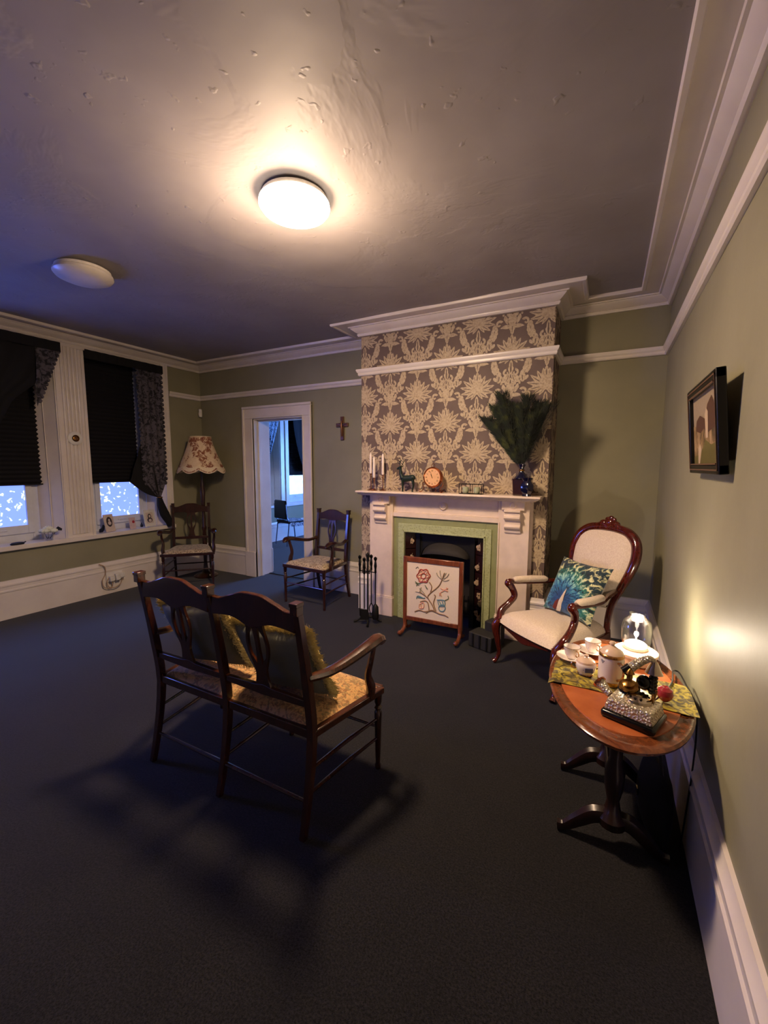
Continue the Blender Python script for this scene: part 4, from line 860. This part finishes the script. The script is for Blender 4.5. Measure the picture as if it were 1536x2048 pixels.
# telephone
ph=thing('antique_telephone','antique style telephone with hammered silver body on a black base','telephone',(-.245,1.668,TZ+.002),rad(-21)); ph.scale=(1.04,1.04,1.02)
MB().box(-.083,.083,-.070,.070,0,.026).build('plinth','black',ph,bev=.008)
MB().box(-.076,.076,-.062,.062,.026,.068,tx=.90,ty=.86).build('body','silver',ph,bev=.006)
MB().lathe([(.001,.0),(.042,.0),(.040,.010),(.030,.018),(.001,.020)],26,T((.008,.010,.067))).build('rotary_dial','chrome',ph)
q=MB()
for k in range(10): a=k*.55+.3; q.lathe([(.0045,0),(.0045,.0015),(.001,.002)],8,T((.008+.030*math.cos(a),.010+.030*math.sin(a),.0845)))
q.build('dial_hole','black',ph)
MB().lathe([(.012,0),(.010,.03),(.014,.036),(.009,.045),(.010,.065),(.016,.070),(.010,.080),(.001,.088)],16,T((-.035,.048,.066))).build('cradle_post','brass',ph)
MB().lathe([(.029,.0),(.032,.006),(.030,.012),(.018,.014),(.020,.022),(.012,.026),(.001,.028)],24,T((-.030,.030,.090))@RX(rad(18))).build('bell','brass',ph)
MB().lathe([(.032,0),(.035,.005),(.032,.010)],24,T((-.030,.033,.082))@RX(rad(18))).build('bell_ring','black',ph)
MB().tube([(-.076,-.005,.055),(-.118,.012,.078)],[.012,.020],14).build('crank_cup','silver',ph)
MB().tube([(-.118,.012,.078),(-.124,.014,.081)],[.024,.024],16).build('crank_rim','copper',ph)
for s in (-1,1): MB().tube(cr([(.045,.025,.066),(.048,.03+s*.012,.085),(.05,.03+s*.02,.105)],4),[.005,.004,.004],8).build('cradle_prong','brass',ph)
hs=thing('telephone_handset','black and silver telephone handset propped upright on the antique telephone','handset',(-.186,1.742,TZ+.072),rad(-10))
MB().lathe([(.012,0),(.015,.01),(.012,.014),(.0155,.022),(.0125,.027),(.0155,.035),(.0125,.040),(.0155,.048),(.0125,.053),(.0155,.061),(.0125,.066),(.014,.074),(.001,.076)],16,RX(rad(-8))).build('grip','black',hs)
MB().lathe([(.030,0),(.024,.012),(.014,.034),(.008,.045)],20,T((0,.010,.074))@RX(rad(-8))).build('cone','chrome',hs)
MB().tube(cr([(0,.016,.118),(-.02,.012,.124),(-.05,.0,.104),(-.075,-.012,.080)],5),[.008,.013,.016,.018],12).build('mouthpiece_tube','silver',hs)
MB().tube([(-.072,-.01,.083),(-.094,-.02,.064)],[.019,.016],12).build('mouthpiece','black',hs)
MB().sphere((-.028,.006,.032),.026,14,(1,.8,1.1)).build('earpiece','black',hs)
rb=tag(MB().lathe([(.001,0),(.014,.002),(.025,.014),(.029,.03),(.025,.046),(.012,.056),(.004,.054),(.001,.05)],20).build('red_ornament','red',None,loc=(-.135,1.84,TS+.002)),'small round red ornament behind the telephone','ornament')
tag(MB().tube(cr([(-.172,1.785,TZ+.03),(-.13,1.90,TZ+.012),(-.09,2.02,TZ+.010),(-.075,2.12,TZ+.016),(-.052,2.13,TZ+.010),(-.040,2.02,TZ+.006),(-.028,1.95,TZ-.01),(-.018,1.90,TZ-.10),(-.028,1.86,TZ-.3),(-.045,1.85,.01)],7),.0032,6).build('power_cable','blackcable'),'thin black cable running behind the table top down the wall','cable')
# dark bag under the table
bg_=thing('dark_bag','dark bag with a small metal clasp under the oval table','bag',(-.13,1.93,0),rad(8))
pb=MB().grid(lambda u,v:(.06*math.sin(PI*v)**.4*math.cos(2*PI*u)+.0,.15*(1-.25*v)*math.sin(2*PI*u),.30*v),24,10,True); pb.build('bag_body','blackcloth',bg_)
MB().tube(cr([(0,-.08,.28),(-.01,-.05,.40),(0,.05,.40),(0,.08,.28)],5),.006,6).build('handle','blackcable',bg_); MB().box(-.066,-.058,-.012,.012,.14,.17).build('clasp','chrome',bg_)
# ================================================================ WALL THINGS
pf=thing('framed_picture','small dark framed landscape painting on the right wall','picture',(-.008,2.07,1.475),rot=(0,rad(-5.5),0))
b=MB(); y0,y1,z1=-.28,.285,.36
for a,c,p,q_ in ((y0,y1,0,.035),(y0,y1,z1-.035,z1),(y0,y0+.035,0,z1),(y1-.035,y1,0,z1)): b.box(-.034,-.004,a,c,p,q_)
b.build('frame','frameblack',pf,bev=.004)
b=MB()
for a,c,p,q_ in ((y0+.014,y1-.014,.014,.019),(y0+.014,y1-.014,z1-.019,z1-.014),(y0+.014,y0+.019,.014,z1-.014),(y1-.019,y1-.014,.014,z1-.014),(y0+.036,y1-.036,.036,.041),(y0+.036,y1-.036,z1-.041,z1-.036)): b.box(-.0365,-.03,a,c,p,q_)
b.build('fillet','framebrown',pf)
b=MB().box(-.018,-.006,y0+.03,y1-.03,.03,z1-.03); cv=b.build('canvas','paint_sky',pf,smooth=False)
def art(nm,mat,pts,k=0): 
    q=MB(); n=len(pts); q.add([(-.0185-.0004*k,y0+.035+(y1-y0-.07)*(1-u),.035+(z1-.07)*v) for u,v in pts],[tuple(range(n))]); return q.build(nm,mat,cv,smooth=False)
art('painted_land','paint_land',[(0,0),(1,0),(1,.62),(.8,.55),(.6,.66),(.35,.60),(.2,.55),(0,.58)],1)
art('painted_trees','paint_tree',[(.1,.5),(.3,.45),(.45,.5),(.55,.42),(.98,.5),(1,.82),(.85,.74),(.75,.88),(.6,.80),(.5,.62),(.3,.70),(.15,.64)],2)
art('painted_meadow','paint_green',[(0,0),(1,0),(1,.30),(.7,.26),(.5,.34),(.3,.16),(0,.12)],3)
art('painted_figure','paint_cream',[(.52,.36),(.60,.36),(.62,.70),(.56,.76),(.50,.68)],4); art('painted_path','paint_cream',[(.18,.0),(.24,.0),(.34,.22),(.28,.30),(.2,.24)],4)
cx_=thing('wall_crucifix','small wooden crucifix with metal figure on the green wall','crucifix',(-3.087,D-.001,1.92))
MB().box(-.022,.022,-.02,0,-.13,.135).box(-.082,.082,-.02,0,.018,.062).build('cross','crosswood',cx_,bev=.003)
MB().tube(cr([(0,-.026,.07),(0,-.03,.03),(.004,-.03,-.02),(0,-.028,-.09)],4),[.007,.011,.009,.005],8).tube([(-.062,-.026,.052),(0,-.028,.035),(.062,-.026,.052)],[.004,.006,.004],6).sphere((0,-.03,.078),.009,8).build('figure','rosebrass',cx_)
al=thing('motion_sensor','small white motion sensor in the far left corner under the picture rail','sensor',(-W+.035,D-.035,2.215),rad(-135+90))
MB().box(-.028,.028,-.022,.02,-.055,.055,ty=1).build('housing','plastic',al,bev=.008); MB().box(-.018,.018,-.027,-.02,-.03,.005).build('lens','drum',al,bev=.003)
rs=thing('wall_medallion','round brass medallion on a white disc on the pier between windows','wall ornament',(-W+.031,2.46,1.777),rot=(0,rad(90),0))
MB().lathe([(.072,0),(.072,.008),(.064,.014),(.050,.016)],32).build('disc','plastic',rs); MB().lathe([(.034,.014),(.036,.022),(.030,.028),(.024,.020),(.001,.026)],28).build('rim','brass',rs)
b=MB()
for k in range(6): a=k*PI/3; b.sphere((.014*math.cos(a),.014*math.sin(a),.026),.006,8)
b.build('relief','rosebrass',rs)
# socket and plugs
so=thing('wall_socket','white double socket with plug adaptors on the skirting under the window','socket',(-W+.032,2.77,.20))
MB().box(0,.012,-.10,.08,-.06,.055).build('faceplate','plastic',so,bev=.003)
for y,z,h in ((-.055,-.02,.05),(.01,-.01,.065),(.06,.0,.045)): MB().box(.012,.06,y-.026,y+.026,z-h*.6,z+h*.6).build('plug','plastic',so,bev=.006)
tag(MB().tube(cr([(-W+.045,2.60,.37),(-W+.05,2.655,.33),(-W+.05,2.66,.25),(-W+.055,2.62,.18),(-W+.06,2.63,.10),(-W+.07,2.70,.075),(-W+.07,2.72,.13),(-W+.065,2.69,.19),(-W+.06,2.665,.15),(-W+.065,2.68,.09),(-W+.07,2.74,.07),(-W+.08,2.80,.10),(-W+.082,2.83,.165)],5),.005,6).build('coiled_cable','cable'),'beige cable coiled beside the socket on the skirting','cable')
# ================================================================ STANDARD LAMP
sl=thing('standard_lamp','standard lamp with bell shaped floral shade in the far corner','floor lamp',(-5.12,3.785,0))
MB().lathe([(.15,0),(.155,.012),(.13,.03),(.06,.05),(.035,.08),(.030,.12),(.022,.20),(.026,.35),(.032,.5),(.022,.62),(.034,.66),(.022,.70),(.020,.9),(.028,1.05),(.036,1.15),(.024,1.25),(.018,1.30),(.014,1.42)],20).build('column','wood',sl)
def sh(u,v):
    a=2*PI*u; r=.135+.155*v**1.7+.012*math.sin(PI*v); sc=abs(math.sin(4*a)); z=1.865-.42*v-(.045*sc*(v**6)); r*=1+.03*sc*v; return (r*math.cos(a),r*math.sin(a),z)
MB().grid(sh,64,18,True).build('shade','shade',sl)
def hem(u,v):
    a=2*PI*u; sc=abs(math.sin(4*a)); p=sh(u,.90+.10*v); r=math.hypot(p[0],p[1])+.003; return (r*math.cos(a),r*math.sin(a),p[2]-.012*v)
MB().grid(hem,64,5,True).build('shade_hem','shadehem',sl)
MB().tube([(.136*math.cos(2*PI*k/32),.136*math.sin(2*PI*k/32),1.865) for k in range(33)],.004,6).build('top_ring','shadehem',sl)
MB().tube([(-.135,0,1.86),(.135,0,1.86)],.002,5).tube([(0,-.135,1.86),(0,.135,1.86)],.002,5).tube([(0,0,1.40),(0,0,1.86)],.004,6).build('shade_carrier','brass',sl)
# ================================================================ WINDOW DRESSING
def blind(y0,y1,z0,z1,x,lab):
    b=MB(); n=int((z1-z0)/.022); vs=[];fs=[]
    for i in range(n+1):
        z=z0+(z1-z0)*i/n; dx=.009 if i%2 else -.009; vs+=[(x+dx,y0,z),(x+dx,y1,z),(x+dx-.002,y0,z),(x+dx-.002,y1,z)]
    for i in range(n): a=4*i; fs+=[(a,a+1,a+5,a+4),(a+2,a+6,a+7,a+3),(a,a+4,a+6,a+2),(a+1,a+3,a+7,a+5)]
    t=thing('pleated_blind',lab,'blind',(0,0,0),group=None); MB().add(vs,fs).build('pleated_fabric','blind',t,smooth=False)
    MB().box(x-.014,x+.014,y0,y1,z0-.014,z0).build('bottom_rail','blind',t,bev=.002); MB().box(x-.016,x+.016,y0,y1,z1,z1+.03).build('head_rail','blind',t); return t
XB=-W-.16
blind(2.665,3.245,1.30,2.66,XB,'black pleated blind in the window nearest the far corner')
blind(1.49,2.225,1.30,2.66,XB,'black pleated blind in the window at the left picture edge')
for (a,c),s in zip(WINS[:2],('second window from the left corner, out of frame','first window, out of frame')): blind(a+.06,c-.14,2.15 if a>0 else 1.30,2.66,XB,'black pleated blind in the '+s)  # one blind drawn high to bare the boosted fill pane
blind(6.71,7.5,1.30,2.66,X2-.16,'black pleated blind in the far room, right window'); blind(5.16,6.28,1.30,2.66,X2-.16,'black pleated blind in the far room, left window')
def cloth(fn,nm,mat,t,nu=26,nv=40): return MB().grid(fn,nu,nv).build(nm,mat,t)
XC=-W+.045
def curtain(y0,y1,tie,lab,sgn,lace=True,tail=True,lw=.31,yl=None):
    """pelmet, a black drape swept to one side and a lace drape with scalloped edge; tie=(y,z)"""
    t=thing('curtain',lab,'curtain',(0,0,0))
    def pel(u,v): return (XC+.02+.004*math.sin(u*60),y0+(y1-y0)*u,WH+.012-.095*v)
    cloth(pel,'pelmet','blackcloth',t,60,3)
    MB().box(XC-.02,XC+.016,y0+.01,y1-.01,WH-.07,WH).build('pelmet_board','blackcloth',t)
    ty,tz=tie; e=y1 if sgn>0 else y0
    def drape(u,v):          # outer edge u=1 hangs at e, inner edge u=0 sweeps from pelmet to tie
        z=WH-.04-(WH-.04-tz)*v; f=v**2.6; wtop=(y1-y0)*.0+lw
        yi=e-sgn*lw*(1-.05*v); yo=e-sgn*.012; k=max(0,(v-.86)/.14)**1.2
        ya=yi*(1-k)+(ty-sgn*.02)*k; yb_=yo*(1-k)+(ty+sgn*.02)*k
        return (XC-.012+.010*math.sin(u*22)*(1-k*.3)+.010*k,ya+(yb_-ya)*u,z)
    if lace:
        o=cloth(drape,'lace_panel','lace',t,30,40)
        for s_,uu in ((1,1.0),(1,0.0)):
            q=MB()
            for k in range(26):
                p=V(drape(uu,.02+.9*k/26)); q.lathe([(.001,-.002),(.026,-.002),(.026,.002),(.001,.002)],10,T(p+V((-.002,0,0)))@RY(PI/2))
            q.build('scalloped_edge','lace',t)
    def sweep_(u,v):         # black fabric sweeping from blind bottom into the tie
        lo=V((e-sgn*.47,1.29)).lerp(V((ty-sgn*.015,tz)),v)-V((0,.035*math.sin(PI*v))); hi=V((e-sgn*.24,1.95)).lerp(V((ty+sgn*.015,tz+.02)),v**.8)
        p=lo.lerp(hi,u); return (XC-.035+.006*math.sin(u*18+v*4)*(1-v)+.03*v,p.x,p.y)
    cloth(sweep_,'black_drape','blackcloth',t,14,20)
    MB().tube([(XC+.006*0,ty+.028*math.cos(k/10*2*PI),tz+.006*math.sin(k/5*2*PI)) if False else (XC+.026*math.cos(k/10*2*PI),ty+.034*math.sin(k/10*2*PI),tz) for k in range(11)],.008,8).build('tie_band','brass',t)
    if tail: MB().tube(cr([(XC,ty,tz+.01),(XC+.01,ty+sgn*.01,tz-.10),(XC+.015,ty+sgn*.05,tz-.22),(XC+.03,ty+sgn*.095,tz-.32),(XC+.03,ty+sgn*.12,SILL+.012)],5),[.022,.045,.055,.045,.055],12,up=(1,0,0),asp=1).build('tail','blackcloth',t)
    return t
curtain(2.60,3.50,(3.375,1.085),'black and lace curtain tied back right at the window nearest the far corner',1)
# curtain of the left-edge window: gathered away to the left
t=thing('curtain','black and lace curtain swept left across the window at the picture edge','curtain',(0,0,0))
cloth(lambda u,v:(XC+.02+.004*math.sin(u*60),1.40+.975*u,WH+.022-.095*v),'pelmet','blackcloth',t,60,3)
MB().box(XC-.02,XC+.016,1.41,2.36,WH-.06,WH+.01).build('pelmet_board','blackcloth',t)
def sw(u,v):
    z=WH-.04-(1.62)*v; ed=2.37-.30*min(1,v/.35)-(.60)*max(0,(v-.22)/.78)**.9; y=1.42+(ed-1.42)*u if v<1 else 1.42+.1*u
    return (XC-.012+.012*math.sin(u*26),y,z)
cloth(sw,'black_drape','blackcloth',t,30,40)
def lc(u,v):
    w=.20*(1-v)**1.1+.004; z=WH-.05-(.60-.22*(1-u)*v)*v; return (XC+.004+.006*math.sin(u*12),2.365-.225*v-w*(1-u),z)
cloth(lc,'lace_panel','lace',t,14,20)
q=MB()
for k in range(13):
    p=V(lc(1,.03+.94*k/13)); q.lathe([(.001,-.002),(.024,-.002),(.024,.002),(.001,.002)],10,T(p)@RY(PI/2))
q.build('scalloped_edge','lace',t)
# far room lace curtain
t=thing('curtain','patterned curtain tied back in the far room, seen through the doorway','curtain',(0,0,0))
def fc_(u,v):
    k=v**1.8; ya=5.95+.05*v; yb_=6.44-.36*k; return (X2+.035+.01*math.sin(u*24),ya+(yb_-ya)*u*(1-.86*k),WH-.02-1.42*v)
cloth(fc_,'lace_panel','throw',t,30,30); cloth(lambda u,v:(X2+.055,5.08+1.34*u,WH+.02-.09*v),'pelmet','blackcloth',t,8,3)
t=thing('curtain','black curtain hanging at the right window of the far room','curtain',(0,0,0))
def fd_(u,v): k=v**2; return (X2+.015+.01*math.sin(u*20),6.80+.36*k+.8*u*(1-.5*k),WH-.02-1.35*v)
cloth(fd_,'black_drape','blackcloth',t,26,26); cloth(lambda u,v:(X2+.055,6.66+.98*u,WH+.02-.09*v),'pelmet','blackcloth',t,8,3)
# ================================================================ ON THE WINDOW BOARD
SZ=SILL+.001
f1=thing('oval_portrait_frame','cream card frame with dark oval portrait on the window board','photo frame',(-5.50,2.80,SZ),rot=(0,rad(-12),rad(12)))
MB().box(-.005,.005,-.062,.062,0,.205).build('mount','photo',f1,bev=.003)
b=MB().lathe([(.001,0),(.036,0),(.036,.002),(.001,.002)],24,T((.0055,0,.115))@RY(PI/2)@M.Diagonal((1.65,1,1,1))); b.build('portrait','photodark',f1)
MB().sphere((.008,0,.135),.012,10,(.2,1,1.2)).sphere((.008,0,.10),.022,10,(.15,1,1)).build('printed_person','photo',f1)
MB().tube([(-.05,0,0),(-.004,0,.12)],.003,5).build('strut','photodark',f1)
f2=thing('scalloped_portrait_frame','white scalloped card frame with portrait of a dark-haired person by the curtain tail','photo frame',(-5.475,3.27,SZ),rot=(0,rad(-8),rad(8)))
pts=[]
for k in range(48):
    a=2*PI*k/48; c_,s_=math.cos(a),math.sin(a); m_=max(abs(c_)/.078,abs(s_)/.105); pts.append(((c_/m_)*(1+.03*math.cos(12*a)),.11+(s_/m_)*(1+.03*math.cos(12*a))))
MB().prismx(pts,-.004,.004).build('mount','plastic',f2)
MB().box(.0042,.0052,-.05,.05,.045,.18).build('print','photo',f2)
MB().sphere((.006,0,.13),.026,12,(.2,1,1.35)).sphere((.006,0,.085),.038,12,(.12,1,.8)).build('printed_hair','photodark',f2); MB().sphere((.010,0,.132),.014,12,(.25,1,1.3)).sphere((.010,0,.08),.022,12,(.12,1,.9)).build('printed_person','photo',f2)
cd=thing('rose_card','small pale upright card with a red rose between the two portraits','card',(-5.49,3.055,SZ),rot=(0,rad(-6),rad(10)))
MB().box(-.003,.003,-.042,.042,0,.14).build('card_face','pinkcard',cd,bev=.001); q=MB()
for k in range(5): a=k*2*PI/5; q.sphere((.005,.012+.009*math.cos(a),.085+.009*math.sin(a)),.010,8,(.3,1,1))
q.build('rose','rosered',cd)
tag(MB().prismx([(-.03,0),(.005,0),(.03,.03),(.035,.07),(.02,.085),(.0,.05),(-.03,.035)],-.006,.006).build('dark_leaf_ornament','leafdark',None,loc=(-5.53,2.715,SZ),rot=(0,0,.2)),'small dark leaf-shaped ornament left of the oval portrait','ornament')
tag(lat('small_bottle',[(.013,0),(.015,.004),(.015,.028),(.006,.036),(.006,.05),(.008,.052),(.001,.053)],'leafdark',None,14),'tiny dark bottle left of the scalloped portrait','bottle').location=(-5.55,3.20,SZ)
fv=thing('flower_vase','small glass pot on the window board holding white roses','vase',(-5.44,2.15,SZ)); lat('pot',[(.030,0),(.036,.004),(.040,.05),(.036,.07),(.034,.07),(.036,.05),(.03,.01),(.001,.01)],'glass',fv,20)
for k,(y,z,x,l_) in enumerate(((-.045,.105,.01,'left'),(.035,.100,.015,'right'),(.0,.125,-.01,'back'))):
    t=thing('white_rose','white rose in the glass pot, the %s one'%l_,'flower',(-5.44+x,2.15+y,SZ+z),group='white roses in the glass pot')
    q=MB()
    for r_,nn,h in ((.034,6,.0),(.024,5,.012),(.013,4,.02)):
        for j in range(nn): a=2*PI*j/nn+r_*40; q.sphere((r_*.7*math.cos(a),r_*.7*math.sin(a),h),r_*.75,8,(.8,.8,.75))
    q.build('petals','petal',t); MB().tube([(0,0,-.01),(-x*.6,-y*.7,-z+.02)],.002,5).build('stem','leafdark',t)
t=tag(MB().prismx([(-.03,0),(.0,.028),(.035,.0),(.03,-.02),(0,-.014)],-.003,.003).build('dark_leaf','leafdark',None,loc=(-5.43,2.235,SZ+.11)),'single dark leaf sticking out of the rose pot','leaf')
MB().tube([(0,-.01,-.01),(-.005,-.08,-.09)],.002,5).build('stem','leafdark',t)
tag(MB().lathe([(.001,0),(.035,0),(.04,.010),(.03,.022),(.01,.026),(.001,.026)],16,M.Diagonal((.7,1.5,1,1))).tube([(0,.04,.012),(.0,.07,.02)],.005,6).build('dark_dish','leafdark',None,loc=(-5.44,1.885,SZ)),'small flat dark object on the window board at the left edge','ornament')
# ================================================================ CHAIR IN THE FAR ROOM
fcx=thing('black_stacking_chair','black padded chair on grey steel legs, seen through the doorway','chair',(-5.72,6.02,0),rad(160))
MB().box(-.23,.23,-.40,.02,.42,.46).build('seat','blackcloth',fcx,bev=.015)
MB().box(-.23,.23,.03,.07,.50,.85,tx=.92).build('backrest','blackcloth',fcx,bev=.02)
for x in (-.215,.215):
    MB().tube([(x,-.38,0),(x,-.34,.43)],.011,8).build('leg','alu',fcx); MB().tube(cr([(x,.05,0),(x,.0,.42),(x,.04,.55),(x,.06,.78)],4),.011,8).build('leg','alu',fcx)
def thf(u,v): x=-.25+.5*u; y=-.42+.40*v; return (x,y,.470+.008*math.sin(u*14)*math.sin(v*9)-(.10*max(0,abs(u-.5)-.44)/.06)-(.09*max(0,.10-v)/.10))
tag(MB().grid(thf,24,18).build('patterned_throw','throw',None,loc=(-5.72,6.02,0),rot=(0,0,rad(160))),'pale patterned throw draped over the far room chair seat','throw')
